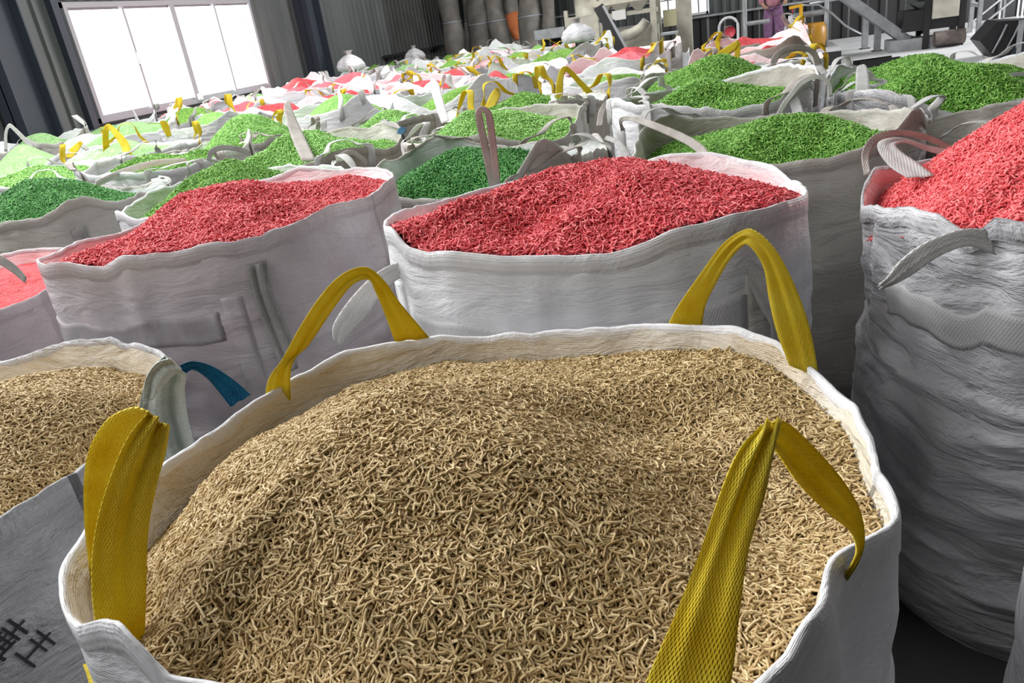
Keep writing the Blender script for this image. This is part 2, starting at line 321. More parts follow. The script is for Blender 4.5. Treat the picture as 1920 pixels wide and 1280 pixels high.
def make_bag(cx, cy, z=1.17, hx=.57, hy=.57, rot=0., n=3.2, N=128, M=30, fab='white', lining=None, seed=0, label='', group='bulk bags', rim=None,
             wob=.02, wrinkle=.008, hem=True, bulge=.05, zjit=.025, bottom=0.0, flare=0.0, peaks=0.0, dents=()):
    b = Bag(); b.c = np.array([cx, cy, 0.]); b.z = z; b.hx, b.hy, b.rot, b.n, b.seed = hx, hy, rot, n, seed; b.N = N
    b.th = np.linspace(0, 2*math.pi, N, endpoint=False)
    r = sup(b.th, hx, hy, n)
    rad = r*(1+n3(np.cos(b.th)*1.7, np.sin(b.th)*1.7, seed+.3, 1)*wob+n3(np.cos(b.th)*5, np.sin(b.th)*5, seed+.7, 2)*wob*.35+n3(np.cos(b.th)*13, np.sin(b.th)*13, seed+.1, 14)*wob*.22)
    for (_d, _a, _w) in dents: rad = rad+_a*np.exp(-((((np.degrees(b.th)-_d+180) % 360-180)/_w)**2))
    if rim: zr = rim_from_pixels(b, rim)
    else: zr = z+n3(np.cos(b.th)*1.3, np.sin(b.th)*1.3, seed+.9, 4)*zjit*1.6
    zr = zr+n3(np.cos(b.th)*4, np.sin(b.th)*4, seed+.2, 5)*zjit*.35+(n3(np.cos(b.th)*11, np.sin(b.th)*11, seed+.2, 6)*zjit*.18)+n3(np.cos(b.th)*24, np.sin(b.th)*24, seed+.2, 16)*zjit*.12
    for _c in (45, 135, 225, 315): zr = zr+peaks*max(0, .3+hsh(_c, seed, 3, 1))*np.exp(-(((np.degrees(b.th)-_c+hsh(_c, seed, 5, 1)*9)/11)**2))
    b.zr = zr; b.rad = rad; b.fab = fab
    dx = np.cos(b.th+rot); dy = np.sin(b.th+rot)
    b.rimxy = np.stack([cx+dx*rad, cy+dy*rad], 1)
    root = empty('bulk_bag', (cx, cy, bottom), label, 'bag', group); b.root = root
    rb = sup(b.th, hx, hy, 2.7)
    def outer(i_th, t, k=0.):
        """point of the wall: t 0 at the rim, 1 on the floor"""
        i = i_th
        prof = np.interp(t, [0, .05, .12, .3, .55, .8, .93, 1], [0, .15, .35, .8, 1, .85, .45, 0])
        R = rad[i]*(1-np.clip(t*3, 0, 1))+rb[i]*np.clip(t*3, 0, 1)
        R = R*(1+bulge*prof-.06*np.clip((t-.85)/.15, 0, 1)**2+flare*(1-np.clip(t*7, 0, 1)))
        zz = zr[i]*(1-t)+bottom*t
        w = n3(np.cos(b.th[i])*2.2, np.sin(b.th[i])*2.2+seed, zz*11, 7)
        w2 = n3(np.cos(b.th[i])*4+3, np.sin(b.th[i])*4+seed, zz*23+np.sin(b.th[i]*3), 8)
        v = n3(np.cos(b.th[i])*9, np.sin(b.th[i])*9+seed, zz*2.2, 9)
        env = np.clip(t*3.2, 0, 1)*np.clip((1-t)*8, .1, 1)
        R = R+(-np.abs(w)*1.5-np.abs(w2)*.8)*wrinkle*env+v*wrinkle*1.5*np.clip(1.2-t*3, .15, 1)*np.clip(t*10, .2, 1)+k
        return np.stack([cx+dx[i]*R, cy+dy[i]*R, zz], -1)
    b.outer = outer
    idx = np.arange(N); V = []; uvs = []; per = b.th*.6
    # inner wall, going down, then rim, then outer wall
    levels_in = [.30, .2, .12, .06, .02, .004]
    inset = .005
    for d in levels_in:
        R = rad-inset-np.minimum(d*.25, .055)+n3(np.cos(b.th)*7, np.sin(b.th)*7, d*9+seed, 11)*.004*(d > .01); V.append(np.stack([cx+dx*R, cy+dy*R, zr-d], -1)); uvs.append(np.stack([per, zr-d], -1))
    V.append(np.stack([cx+dx*(rad-inset*.5), cy+dy*(rad-inset*.5), zr+.003], -1)); uvs.append(np.stack([per, zr], -1))
    ts = np.concatenate([[0.0, .012, .03, .06], np.linspace(.1, 1, M-4)])
    for t in ts:
        P = outer(idx, t); V.append(P); uvs.append(np.stack([per, P[:, 2]], -1))
    nl = len(V); V = np.concatenate(V); uvs = np.concatenate(uvs); F = []; mi = []
    for l in range(nl-1):
        for k in range(N):
            k2 = (k+1) % N; F.append((l*N+k, l*N+k2, (l+1)*N+k2, (l+1)*N+k)[::-1]); mi.append(1 if l < 6 else 0)
    F.append(list(range((nl-1)*N, nl*N))); mi.append(0)
    o = mesh('bag_body', V, F, [FAB[fab], FAB[lining or fab]], root, mi=mi, uv=uvs); b.body = o
    if hem:   # the doubled hem sewn round the mouth
        Vh = []; hh = .045
        prof = [(-inset-.002, -hh*.6), (-inset-.003, -.012), (-inset-.001, .003), (-.001, .0045), (.002, .003), (.0035, -.012), (.0035, -hh), (.0005, -hh-.002)]
        for (dr, dz) in prof:
            j = n3(np.cos(b.th)*14, np.sin(b.th)*14, seed+dz*30, 12)*.0016
            t = max(0, -dz)/np.maximum(zr-bottom, .2)
            if dr >= 0: P = outer(idx, 0.0, dr+j); P[:, 2] = zr+dz
            else: P = np.stack([cx+dx*(rad+dr+j), cy+dy*(rad+dr+j), zr+dz], -1)
            Vh.append(P)
        nh = len(Vh); uvh = np.concatenate([np.stack([per, np.full(N, k*.01)], -1) for k in range(nh)]); Vh = np.concatenate(Vh)
        mesh('rim_hem', Vh, [(l*N+k, (l+1)*N+k, (l+1)*N+(k+1) % N, l*N+(k+1) % N) for l in range(nh-1) for k in range(N)], FAB[fab], root, uv=uvh)
    return b
def patch(b, name, th0, th1, d0, d1, m, k=.004, nt=None, label=None):
    """flat band sewn on the outside between two angles (degrees) and two depths below the rim"""
    i0 = int(round(th0/360*b.N)); i1 = int(round(th1/360*b.N)); ii = np.arange(i0, i1+1) % b.N; nt = nt or max(2, int((d1-d0)/(.012 if b.N > 180 else .03))); V = []; uvs = []
    H0 = b.z
    for a in np.linspace(d0, d1, nt):
        P = b.outer(ii, a/H0, k); V.append(P); uvs.append(np.stack([np.arange(len(ii))*.6*2*math.pi/b.N, np.full(len(ii), a)], -1))
    n = len(ii); V = np.concatenate(V); uvs = np.concatenate(uvs)
    V2 = V-(V-np.array([b.c[0], b.c[1], 0]))*np.array([.01, .01, 0])
    K = len(V); F = [(l*n+j, (l+1)*n+j, (l+1)*n+j+1, l*n+j+1) for l in range(nt-1) for j in range(n-1)]
    edge = [j for j in range(n)]+[l*n+n-1 for l in range(1, nt)]+[(nt-1)*n+j for j in range(n-2, -1, -1)]+[l*n for l in range(nt-2, 0, -1)]
    for a, c in zip(edge, edge[1:]+edge[:1]): F.append((a, c, c+K, a+K))
    o = mesh(name, np.vstack([V, V2]), F, m, b.root, uv=np.vstack([uvs, uvs]))
    if label: o['label'] = label
    return o
def rimpt(b, deg, d=0., k=0.):
    i = int(round(deg/360*b.N)) % b.N
    return b.outer(np.array([i]), d/b.z, k)[0]
def loop(b, corner, colr='white', h=.18, spread=17, w=.05, lean=(0, 0), down=.10, fold=.003, seed=0, label=None, res=(22, 5), droop=0):
    """lifting loop sewn at both sides of a corner (degrees)"""
    p0 = rimpt(b, corner-spread, down, .006); p1 = rimpt(b, corner+spread, down, .006)
    q0 = rimpt(b, corner-spread, 0, .010); q1 = rimpt(b, corner+spread, 0, .010)
    out = np.array([math.cos(math.radians(corner)+b.rot), math.sin(math.radians(corner)+b.rot), 0]); L = np.array([lean[0], lean[1], 0.])
    mid = (q0+q1)/2
    top = mid+np.array([0, 0, h])+L
    s = (q1-q0)
    C = [p0, q0+np.array([0, 0, .01]), (q0*.62+top*.38)+out*.02+L*.1, top-s*.16-np.array([0, 0, .012-droop*.02]), top+s*.16-np.array([0, 0, .012]), (q1*.62+top*.38)+out*.02+L*.1, q1+np.array([0, 0, .01]), p1]
    tang = s/np.linalg.norm(s); od = out+L*2; od = od/np.linalg.norm(od)
    Wd = [tang, tang, tang*.6+od*.8, od, od, -tang*.6+od*.8, -tang, -tang]
    return strap_c('loop_handle', C, Wd, w, WEB[colr], b.root, fold=fold, seed=seed, n=res[0], cols=res[1], label=label)
def heap(b, kind, peak=None, zp=None, depth=.05, edge=None, e=.22, lumps=.02, bumps=(), NR=46, NA=112, seed=1, dens=0, L=.017, R=.0016, lift=.006, label='', group='heaps of pellets', far=None, gam=1.0, tilt=.35):
    cx, cy = b.c[:2]
    pk = np.array([cx, cy, zp if zp else b.z+.12]) if peak is None else np.asarray(peak, float)
    a = np.linspace(0, 2*math.pi, NA, endpoint=False); fi = a/(2*math.pi)*b.N; i0 = fi.astype(int) % b.N; i1 = (i0+1) % b.N; f = fi-np.floor(fi)
    X = b.rimxy[i0]*(1-f)[:, None]+b.rimxy[i1]*f[:, None]; zr = b.zr[i0]*(1-f)+b.zr[i1]*f
    c2 = b.c[:2]; X = c2+(X-c2)*(1-.020/.57)
    dd = depth if edge is None else np.interp(np.degrees(a), *zip(*(sorted(edge)+[(sorted(edge)[0][0]+360, sorted(edge)[0][1])])), period=None)
    ze = zr-dd
    sv = np.linspace(0, 1, NR)**.9; V = []
    nn = (lambda s: (math.sqrt(s*s+e*e)-e)/(math.sqrt(1+e*e)-e))
    for s in sv:
        g = nn(s)**gam; P = pk[:2]*(1-s)+X*s; zz = pk[2]-(pk[2]-ze)*g
        env = min(1, (1-s)*5)
        zz = zz+(n3(P[:, 0]*3.4, P[:, 1]*3.4, seed, 21)*lumps+n3(P[:, 0]*9, P[:, 1]*9, seed, 22)*lumps*.35)*env*min(1, s*4+.2)
        for (bx, by, am, sg) in bumps: zz = zz+am*np.exp(-((P[:, 0]-bx)**2+(P[:, 1]-by)**2)/(2*sg*sg))*env
        V.append(np.column_stack([P, zz]))
    V = np.concatenate(V); F = [(l*NA+k, (l+1)*NA+k, (l+1)*NA+(k+1) % NA, l*NA+(k+1) % NA) for l in range(1, NR-1) for k in range(NA)]
    F += [(0, NA+k, NA+(k+1) % NA) for k in range(NA)]
    gm, bm = GR.get(kind, GR['green'])
    o = mesh('pellet_heap', V, F, far or bm, None, base=(pk[0], pk[1], pk[2]-.1))
    tag(o, label, 'pellets', group, 'stuff')
    if dens: pellets(o, gm, L, R, dens, seed, tilt, lift)
    return o
def peak_at(px, py, Y):
    return ony(px, py, Y)
# ================================================================== SETTING
M_floor = noisy(mat('lit_tone_concrete', (.7, .7, .7), .6), (.60, .61, .62), (.74, .74, .75), 1.2, 6, bump=.1, bscale=20)
M_sheet = noisy(mat('grey_profiled_steel', (.2, .21, .21), .5, .0), (.060, .068, .068), (.10, .108, .106), 1.5, 5, stretch=(1, 1, .25))
M_sheetdark = noisy(mat('dark_profiled_steel', (.08, .08, .08), .55), (.030, .032, .030), (.052, .054, .050), 1.5, 5)
M_navy = mat('blue_black_steel', (.025, .032, .045), .5)
M_dark = mat('black_painted_steel', (.018, .018, .02), .5)
M_alu = mat('white_window_frame', (.62, .62, .64), .4)
M_mull = mat('aluminium_mullion', (.28, .28, .30), .5)
M_grey = noisy(mat('grey_painted_steel', (.3, .31, .32), .45), (.26, .27, .28), (.36, .37, .38), 6)
M_cream = noisy(mat('cream_painted_steel', (.5, .48, .4), .5), (.42, .40, .33), (.55, .53, .44), 5)
M_sleeve = noisy(mat('dusty_grey_duct_cloth', (.2, .19, .17), .85), (.15, .14, .125), (.25, .235, .21), 3, 5, bump=.3)
M_glass = bpy.data.materials.new('window_glass'); M_glass.use_nodes = True
_n = M_glass.node_tree; _n.nodes.clear(); _o = _n.nodes.new('ShaderNodeOutputMaterial'); _m = _n.nodes.new('ShaderNodeMixShader'); _a = _n.nodes.new('ShaderNodeBsdfTransparent'); _b = _n.nodes.new('ShaderNodeBsdfGlossy')
_b.inputs['Roughness'].default_value = .03; _m.inputs[0].default_value = .06; _n.links.new(_a.outputs[0], _m.inputs[1]); _n.links.new(_b.outputs[0], _m.inputs[2]); _n.links.new(_m.outputs[0], _o.inputs[0])
def struct(o): o['kind'] = 'structure'; return o
M_floordark = noisy(mat('shade_dark_concrete', (.1, .1, .1), .7), (.035, .035, .037), (.06, .059, .058), 1.2, 6, bump=.1, bscale=20)  # dark tone stands in for the shade between the bags
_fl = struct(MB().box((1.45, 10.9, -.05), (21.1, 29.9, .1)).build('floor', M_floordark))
MB().box((6.6, 18.4, .004), (10.6, 14.4, .008)).build('lit_floor_area', M_floor, _fl)  # same floor in a paler tone, standing in for assumed door light on it
struct(MB().box((1.45, 10.9, 7.05), (21.1, 29.9, .1)).build('ceiling', M_sheetdark))
struct(MB().box((12.03, 10.9, 3.5), (.06, 29.9, 7)).build('wall_right', M_sheetdark))
struct(MB().box((1.45, -4.03, 3.5), (21.1, .06, 7)).build('wall_front', M_sheetdark))
WH = 7.0
def sheet(parent, p0, u, width, z0, z1, m, nrm, pitch=.24, dep=.045):
    """one profiled steel sheet: starts at p0, runs along u, ribs stand towards nrm"""
    u = np.array(u, float); nrm = np.array(nrm, float); xs = []; k = 0; nr = max(1, int(round(width/pitch))); pt = width/nr
    for i in range(nr):
        a = i*pt; xs += [(a, 0), (a+pt*.50, 0), (a+pt*.60, dep), (a+pt*.88, dep)]
        xs += [(a+pt*.98, 0)] if i < nr-1 else [(width, 0)]
    V = []; p0 = np.array(p0, float)
    for (s, d) in xs:
        for t in (0, -.012):
            q = p0+u*s+nrm*(d+t); V += [(q[0], q[1], z0), (q[0], q[1], z1)]
    F = []; n = len(xs)
    for i in range(n-1):
        a = i*4; F += [(a, a+4, a+5, a+1), (a+2, a+3, a+7, a+6), (a+1, a+5, a+7, a+3), (a, a+2, a+6, a+4)]
    F += [(0, 1, 3, 2), ((n-1)*4, (n-1)*4+2, (n-1)*4+3, (n-1)*4+1)]
    return mesh('wall_panel', V, F, m, parent, False)
XL, YB = -9.0, 25.7
WY0, WY1, WZ0, WZ1 = 9.22, 13.72, 1.25, 2.88
wl = MB().box((XL-.09, (WY0-4)/2, WH/2), (.06, WY0+4, WH)).box((XL-.09, (WY1+YB)/2, WH/2), (.06, YB-WY1, WH)).box((XL-.09, (WY0+WY1)/2, WZ0/2), (.06, WY1-WY0, WZ0)).box((XL-.09, (WY0+WY1)/2, (WZ1+WH)/2), (.06, WY1-WY0, WH-WZ1)).build('wall_left', M_sheetdark)
struct(wl)
y = -3.0
while y < WY0-.3: w_ = min(1.02, WY0-.12-y); sheet(wl, (XL-.055, y, 0), (0, 1, 0), w_-.01, 0.0, WH, M_sheet, (1, 0, 0)); y += 1.02
y = WY0
while y < WY1-.1: w_ = min(1.125, WY1-y); sheet(wl, (XL-.055, y, 0), (0, 1, 0), w_-.01, 0.0, WZ0-.05, M_sheetdark, (1, 0, 0)); sheet(wl, (XL-.055, y, 0), (0, 1, 0), w_-.01, WZ1+.05, WH, M_sheet, (1, 0, 0)); y += 1.125
y = WY1+.1
while y < 19.2: sheet(wl, (XL-.055, y, 0), (0, 1, 0), 1.0, 0.0, WH, M_sheet, (1, 0, 0), .33 if y < 15 else .25); y += 1.01
while y < YB-.2: sheet(wl, (XL-.055, y, 0), (0, 1, 0), 1.0, 0, WH, M_sheetdark, (1, 0, 0), .25); y += 1.01
BW = [(ony(1080, 10, YB)[0], ony(1104, 10, YB)[0], 1.85, 3.2), (ony(1236, 20, YB)[0], ony(1272, 20, YB)[0], 1.22, 2.6), (ony(1292, 20, YB)[0], ony(1329, 20, YB)[0], 1.22, 2.6)]
_mb = MB(); xs = [XL]+[v for w_ in BW for v in w_[:2]]+[12.0]; _spans = []
for k in range(len(xs)-1):
    w_ = BW[(k-1)//2] if k % 2 else None
    zs = [(0, w_[2]), (w_[3], WH)] if w_ else [(0, WH)]
    for z0, z1 in zs: _mb.box(((xs[k]+xs[k+1])/2, YB+.09, (z0+z1)/2), (xs[k+1]-xs[k], .06, z1-z0)); _spans.append((xs[k], xs[k+1], z0, z1))
wb = struct(_mb.build('wall_back', M_sheetdark))
for (a_, b_, z0, z1) in _spans:
    x = a_
    while x < b_-.05:
        w_ = min(1.0, b_-x)
        if z0 < 1.1: sheet(wb, (x, YB+.055, 0), (1, 0, 0), w_-.005, 0, 1.12, M_dark if x > -2 else M_sheetdark, (0, -1, 0), .5)
        if z1 > 1.3: sheet(wb, (x, YB+.055, 0), (1, 0, 0), w_-.005, max(z0, 1.15), z1, M_sheet if x < 2 else M_sheetdark, (0, -1, 0))
        x += 1.0
# steel columns and rails of the hall
tn = [0]
def trim(mb, m):
    tn[0] += 1; return struct(mb.build('trim_%d' % tn[0], m))
def icol(x, y, w=.5, d=.32, m=M_navy):
    mb = MB(); mb.box((x, y-w/2+.012, WH/2), (d, .024, WH)).box((x, y+w/2-.012, WH/2), (d, .024, WH)).box((x, y, WH/2), (.02, w, WH)); return trim(mb, m)
icol(XL+.20, 15.55, .55); icol(XL+.20, 7.95, .55)
trim(MB().box((XL+.03, 11.4, WZ0-.13), (.10, 5.6, .16)), M_navy)
trim(MB().box((XL+.03, 22.4, 1.42), (.08, 6.4, .07)), M_dark)
trim(MB().box((2, YB-.05, 1.15), (22, .08, .06)), M_grey)
trim(MB().box((2, YB-.05, 1.75), (22, .06, .05)), M_grey)
trim(MB().box((XL+.02, WY0-.16, WH/2), (.14, .12, WH)), M_navy)
# large window of two double casements
def window(name, y0, y1, z0, z1, x, along='y'):
    P = (lambda a, d, z: (x+d, a, z)) if along == 'y' else (lambda a, d, z: (a, x-d, z))
    D = (lambda a, d, z: (d, a, z)) if along == 'y' else (lambda a, d, z: (a, d, z))
    mb = MB(); t = .07
    for z in (z0+t/2, z1-t/2): mb.box(P((y0+y1)/2, 0, z), D(y1-y0, .10, t))
    for a in (y0+t/2, y1-t/2): mb.box(P(a, 0, (z0+z1)/2), D(t, .104, z1-z0+.004))
    fr = mb.build(name, M_mull); struct(fr)
    nw = 4 if y1-y0 > 2 else 2
    for k in range(1, nw):
        a = y0+(y1-y0)*k/nw; wd = .12 if (nw == 4 and k == 2) else .045
        MB().box(P(a, 0.005, (z0+z1)/2), D(wd, .09, z1-z0-2*t)).build('mullion', M_mull, fr)
    for k in range(nw):
        a0 = y0+(y1-y0)*k/nw; a1 = y0+(y1-y0)*(k+1)/nw
        mb = MB(); s = .035
        for z in (z0+t+s/2, z1-t-s/2): mb.box(P((a0+a1)/2, -.01, z), D(a1-a0-.1, .05, s))
        mb.build('sash_rail', M_mull, fr)
        MB().box(P((a0+a1)/2, -.02, (z0+z1)/2), D(a1-a0-.06, .006, z1-z0-2*t-.02)).build('window_pane', M_glass, fr)
    if nw == 4:
        MB().box(P((y0+y1)/2+.02, .07, z0+.10), D(.10, .06, .10)).build('window_latch', M_alu, fr)
        MB().box(P(y0+(y1-y0)/4, .06, (z0+z1)/2-.0), D(.03, .04, .16)).build('window_latch', M_alu, fr)
    return fr
window('window_1', WY0, WY1, WZ0, WZ1, XL)
# ================================================================== BAGS
D2 = math.radians
# --- the straw pellet bag in front
A = make_bag(-.41, .945, 1.13, .58, .505, 0, 2.8, N=224, M=44, fab='white', lining='cream', seed=1, rim=[
    (80, 1110, 'n'), (130, 1178, 'n'), (200, 1182, 'n'), (262, 1222, 'n'), (305, 1268, 'n'), (360, 832, 'f'), (430, 780, 'f'), (500, 738, 'f'), (570, 698, 'f'), (640, 664, 'f'), (760, 641, 'f'), (900, 631, 'f'), (1100, 622, 'f'),
    (1250, 611, 'f'), (1350, 612, 'f'), (1450, 640, 'f'), (1550, 715, 'f'), (1510, 1268, 'n'), (1555, 1200, 'n'), (0, 1.12, 'a'), (15, 1.13, 'a')],
    label='white bulk bag full of straw-coloured pellets with yellow loops, nearest the camera', group='bulk bags in the row nearest the camera', zjit=.018, wrinkle=.010, dents=[(335, -.055, 9), (320, -.02, 7), (215, .005, 8), (350, .012, 6), (236, -.02, 6)])
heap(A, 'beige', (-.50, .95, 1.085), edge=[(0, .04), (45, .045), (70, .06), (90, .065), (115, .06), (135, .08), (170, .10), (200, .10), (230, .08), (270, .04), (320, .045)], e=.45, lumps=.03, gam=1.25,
     bumps=[(-.53, .86, .185, .215), (-.22, .80, .05, .12), (-.86, .72, -.02, .08), (-.16, 1.10, -.03, .10), (.0, .85, -.02, .1)], NR=70, NA=200, seed=11, dens=70000, L=.020, R=.00142, lift=.009,
     label='straw-coloured pellets heaped in the front bag with yellow loops', group='pellet heaps in the row nearest the camera')
b1, b2 = onz(228, 1190), onz(150, 1050); mid = (b1+b2)/2
traced('loop_handle', [(190, 1240), (172, 1110), (178, 1000), (205, 900), (240, 820), (278, 772)], [(268, 1262), (274, 1110), (277, 1000), (293, 910), (310, 850), (318, 800)], WEB['yellow'], A.root, b1, mid, fold=.004, folds=2, cols=14, n=44, gather=[(0, .3), (.6, .6), (.85, 1.6), (1, 2.2)], label='near strand of the left front yellow loop')
traced('loop_handle', [(278, 772), (245, 765), (195, 792), (162, 860), (157, 960), (166, 1060), (172, 1120)], [(312, 800), (292, 812), (268, 850), (250, 900), (225, 980), (215, 1060), (215, 1120)], WEB['yellow'], A.root, mid, b2, fold=.002, cols=10, n=36, label='far strand of the left front yellow loop')
b1, b2 = onz(1300, 1330)+[.02, -.09, 0], onz(1585, 1090, 1.11); mid = (b1+b2)/2
traced('loop_handle', [(1190, 1330), (1215, 1268), (1262, 1160), (1310, 1040), (1360, 900), (1392, 835), (1428, 796)], [(1352, 1340), (1372, 1270), (1388, 1140), (1404, 1030), (1432, 930), (1446, 865), (1466, 788)], WEB['yellow'], A.root, b1, mid, fold=.005, folds=2, cols=14, n=44, gather=[(0, .5), (.6, .8), (.9, 1.6), (1, 1.8)], label='near strand of the right front yellow loop')
traced('loop_handle', [(1432, 800), (1466, 788), (1510, 822), (1565, 880), (1608, 945), (1621, 1005), (1612, 1050), (1580, 1102)], [(1448, 835), (1466, 860), (1502, 912), (1548, 958), (1590, 992), (1604, 1022), (1600, 1048), (1572, 1098)], WEB['yellow'], A.root, mid, b2, fold=.003, cols=10, n=40, label='far strand of the right front yellow loop')
b1, b2 = onz(525, 715), onz(772, 640)
traced('loop_handle', [(498, 815), (500, 722), (530, 672), (563, 612), (605, 550), (645, 512), (688, 501), (722, 528), (752, 570), (806, 634)], [(548, 800), (546, 690), (578, 648), (604, 610), (625, 578), (660, 534), (690, 524), (703, 545), (722, 590), (740, 640)], WEB['yellow'], A.root, b1, b2, fold=.003, cols=10, n=50, label='yellow loop at the left back corner')
b1, b2 = onz(1285, 613), onz(1510, 690)
traced('loop_handle', [(1250, 612), (1275, 568), (1315, 510), (1352, 460), (1385, 435), (1412, 431), (1452, 466), (1490, 535), (1520, 620), (1536, 708)], [(1316, 615), (1322, 575), (1338, 540), (1365, 492), (1392, 462), (1408, 462), (1432, 500), (1442, 560), (1456, 622), (1480, 685)], WEB['yellow'], A.root, b1, b2, fold=.003, cols=10, n=50, label='yellow loop at the right back corner')
# stitched ends of the loops on the outside
for (t0, t1, d0, d1) in ((222, 228, .10, .34), (312, 319, .12, .40)): patch(A, 'sewn_strap_end', t0, t1, d0, d1, WEB['yellow'], .006)
# --- left neighbour
Bb = make_bag(-1.87, .97, 1.10, .57, .55, 0, 3.0, N=160, M=36, fab='cool', lining='cream', seed=2, rim=[(5, 680, 'f'), (100, 652, 'f'), (205, 628, 'f'), (245, 645, 'f'), (0, 968, 'n'), (90, 915, 'n'), (165, 868, 'n'), (60, 1.10, 'a'), (180, 1.10, 'a'), (270, 1.10, 'a')],
    label='grey-white bulk bag of straw-coloured pellets cut off by the left edge, with printed lettering', group='bulk bags in the row nearest the camera', bulge=.03)
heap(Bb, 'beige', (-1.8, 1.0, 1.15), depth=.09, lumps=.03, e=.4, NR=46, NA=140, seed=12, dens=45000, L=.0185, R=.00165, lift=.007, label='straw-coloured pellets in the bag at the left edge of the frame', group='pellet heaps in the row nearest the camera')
# its gathered corner ear with a blue strap
ea = onz(300, 790, 1.10)
ribbon('corner_ear', [near(x, y, ea) for x, y in ((285, 870), (262, 790), (268, 730), (285, 690), (308, 668))], [near(x, y, ea) for x, y in ((372, 862), (352, 780), (346, 730), (348, 705), (328, 680))], FAB['sage'], Bb.root, fold=.016, folds=2, cols=18, n=30, th=.006, label='gathered grey-green cloth corner')
ribbon('corner_ear', [near(x, y, ea+[.02, -.03, 0]) for x, y in ((268, 760), (272, 715), (292, 682), (318, 672))], [near(x, y, ea+[.02, -.03, 0]) for x, y in ((292, 740), (312, 716), (330, 700), (350, 702))], FAB['sage'], Bb.root, fold=.008, folds=1, cols=10, n=20, th=.006, label='twisted knot of grey-green cloth')
traced('tie_strap', [(338, 684), (362, 677), (400, 688), (440, 714), (470, 740)], [(345, 702), (362, 693), (385, 706), (405, 727), (432, 762)], WEB['blue'], Bb.root, ea, ea+[.10, .16, 0], fold=.003, cols=8, n=26, label='bright blue strap knotted to the cloth corner')
# --- second row
C = make_bag(-1.81, 2.31, 1.26, .57, .57, D2(3), 3.0, N=192, M=96, fab='mauve', lining='pink', seed=3, rim=[(60, 478, 'n'), (120, 492, 'n'), (192, 504, 'n'), (235, 486, 'n'), (320, 474, 'n'), (420, 458, 'n'), (490, 446, 'n'), (505, 436, 'n'), (560, 418, 'n'), (620, 384, 'n'), (690, 368, 'n'), (60, 478, 'f'), (160, 452, 'f'), (250, 430, 'f'), (90, 1.30, 'a'), (60, 1.28, 'a')],
    label='dusty mauve-white bulk bag heaped with red pellets, above the left edge of the front bag', group='bulk bags in the second row', wrinkle=.010)
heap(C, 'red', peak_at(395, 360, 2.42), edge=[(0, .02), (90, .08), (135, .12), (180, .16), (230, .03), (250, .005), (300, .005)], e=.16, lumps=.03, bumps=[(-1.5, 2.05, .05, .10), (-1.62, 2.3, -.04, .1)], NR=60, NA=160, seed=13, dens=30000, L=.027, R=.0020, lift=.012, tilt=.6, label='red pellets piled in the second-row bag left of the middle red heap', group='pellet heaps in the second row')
D = make_bag(-.43, 2.22, 1.23, .585, .57, 0, 3.0, N=192, M=96, fab='white', lining='pink', seed=4, rim=[(738, 430, 'n'), (765, 466, 'n'), (800, 475, 'n'), (840, 474, 'n'), (960, 482, 'n'), (1060, 485, 'n'), (1140, 480, 'n'), (1200, 462, 'n'), (1260, 436, 'n'), (1380, 402, 'n'), (1455, 386, 'n'), (755, 396, 'f'), (850, 372, 'f'), (930, 348, 'f'), (1170, 318, 'f'), (1250, 292, 'f'), (1330, 288, 'f'), (1400, 303, 'f'), (1450, 312, 'f'), (1478, 340, 'f')],
    label='white bulk bag with a wide woven band, heaped with red pellets behind the front bag', group='bulk bags in the second row', zjit=.012)
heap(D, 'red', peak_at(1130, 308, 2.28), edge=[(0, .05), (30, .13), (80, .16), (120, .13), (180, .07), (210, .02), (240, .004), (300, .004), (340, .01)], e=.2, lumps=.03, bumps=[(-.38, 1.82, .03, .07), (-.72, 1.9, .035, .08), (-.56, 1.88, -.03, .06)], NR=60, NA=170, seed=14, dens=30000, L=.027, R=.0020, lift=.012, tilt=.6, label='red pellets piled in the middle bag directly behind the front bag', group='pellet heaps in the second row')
E_ = make_bag(.95, 2.28, 1.20, .61, .60, 0, 2.8, N=192, M=110, fab='cool', lining='pink', seed=5, rim=[(1592, 375, 'n'), (1625, 388, 'n'), (1700, 392, 'n'), (1760, 406, 'n'), (1800, 432, 'n'), (1835, 440, 'n'), (1850, 428, 'n'), (1870, 412, 'n'), (1915, 420, 'n'), (1600, 345, 'f'), (1640, 318, 'f'), (1680, 312, 'f'), (1760, 300, 'f'), (1850, 272, 'f'), (1915, 258, 'f'), (0, 1.2, 'a'), (30, 1.2, 'a'), (320, 1.2, 'a')],
    label='creased grey-white bulk bag with coral-red pellets cut off by the right edge', group='bulk bags in the second row', wrinkle=.020, bulge=.03)
heap(E_, 'coral', (.97, 2.34, 1.47), edge=[(0, .02), (90, .06), (150, .10), (190, .10), (225, .05), (260, .01), (300, .01)], e=.12, lumps=.02, NR=60, NA=170, seed=15, dens=30000, L=.026, R=.0021, lift=.010, tilt=.5, label='coral-red pellets in the bag at the right edge of the frame', group='pellet heaps in the second row')
patch(E_, 'vertical_seam_strap', 243, 252, .05, 1.15, WEB['grey'], .004, label='wide off-white strap sewn down the side')
patch(D, 'woven_band', 226, 311, .185, .275, BAND, .004, label='coarsely woven reinforcing band')
patch(D, 'vertical_seam_strap', 221, 225, .14, 1.1, FAB['white'], .003); patch(D, 'vertical_seam_strap', 312, 317, .14, 1.1, FAB['warm'], .003)
patch(C, 'woven_band', 214, 294, .20, .29, BANDM, .004, label='coarsely woven reinforcing band')
patch(C, 'vertical_seam_strap', 296, 301, .16, 1.1, FAB['mauve'], .003)
patch(E_, 'woven_band', 200, 241, .20, .29, BAND, .004); patch(E_, 'woven_band', 254, 292, .20, .29, BAND, .004)
p = rimpt(D, 222, .1); q = onz(640, 640, 1.0)
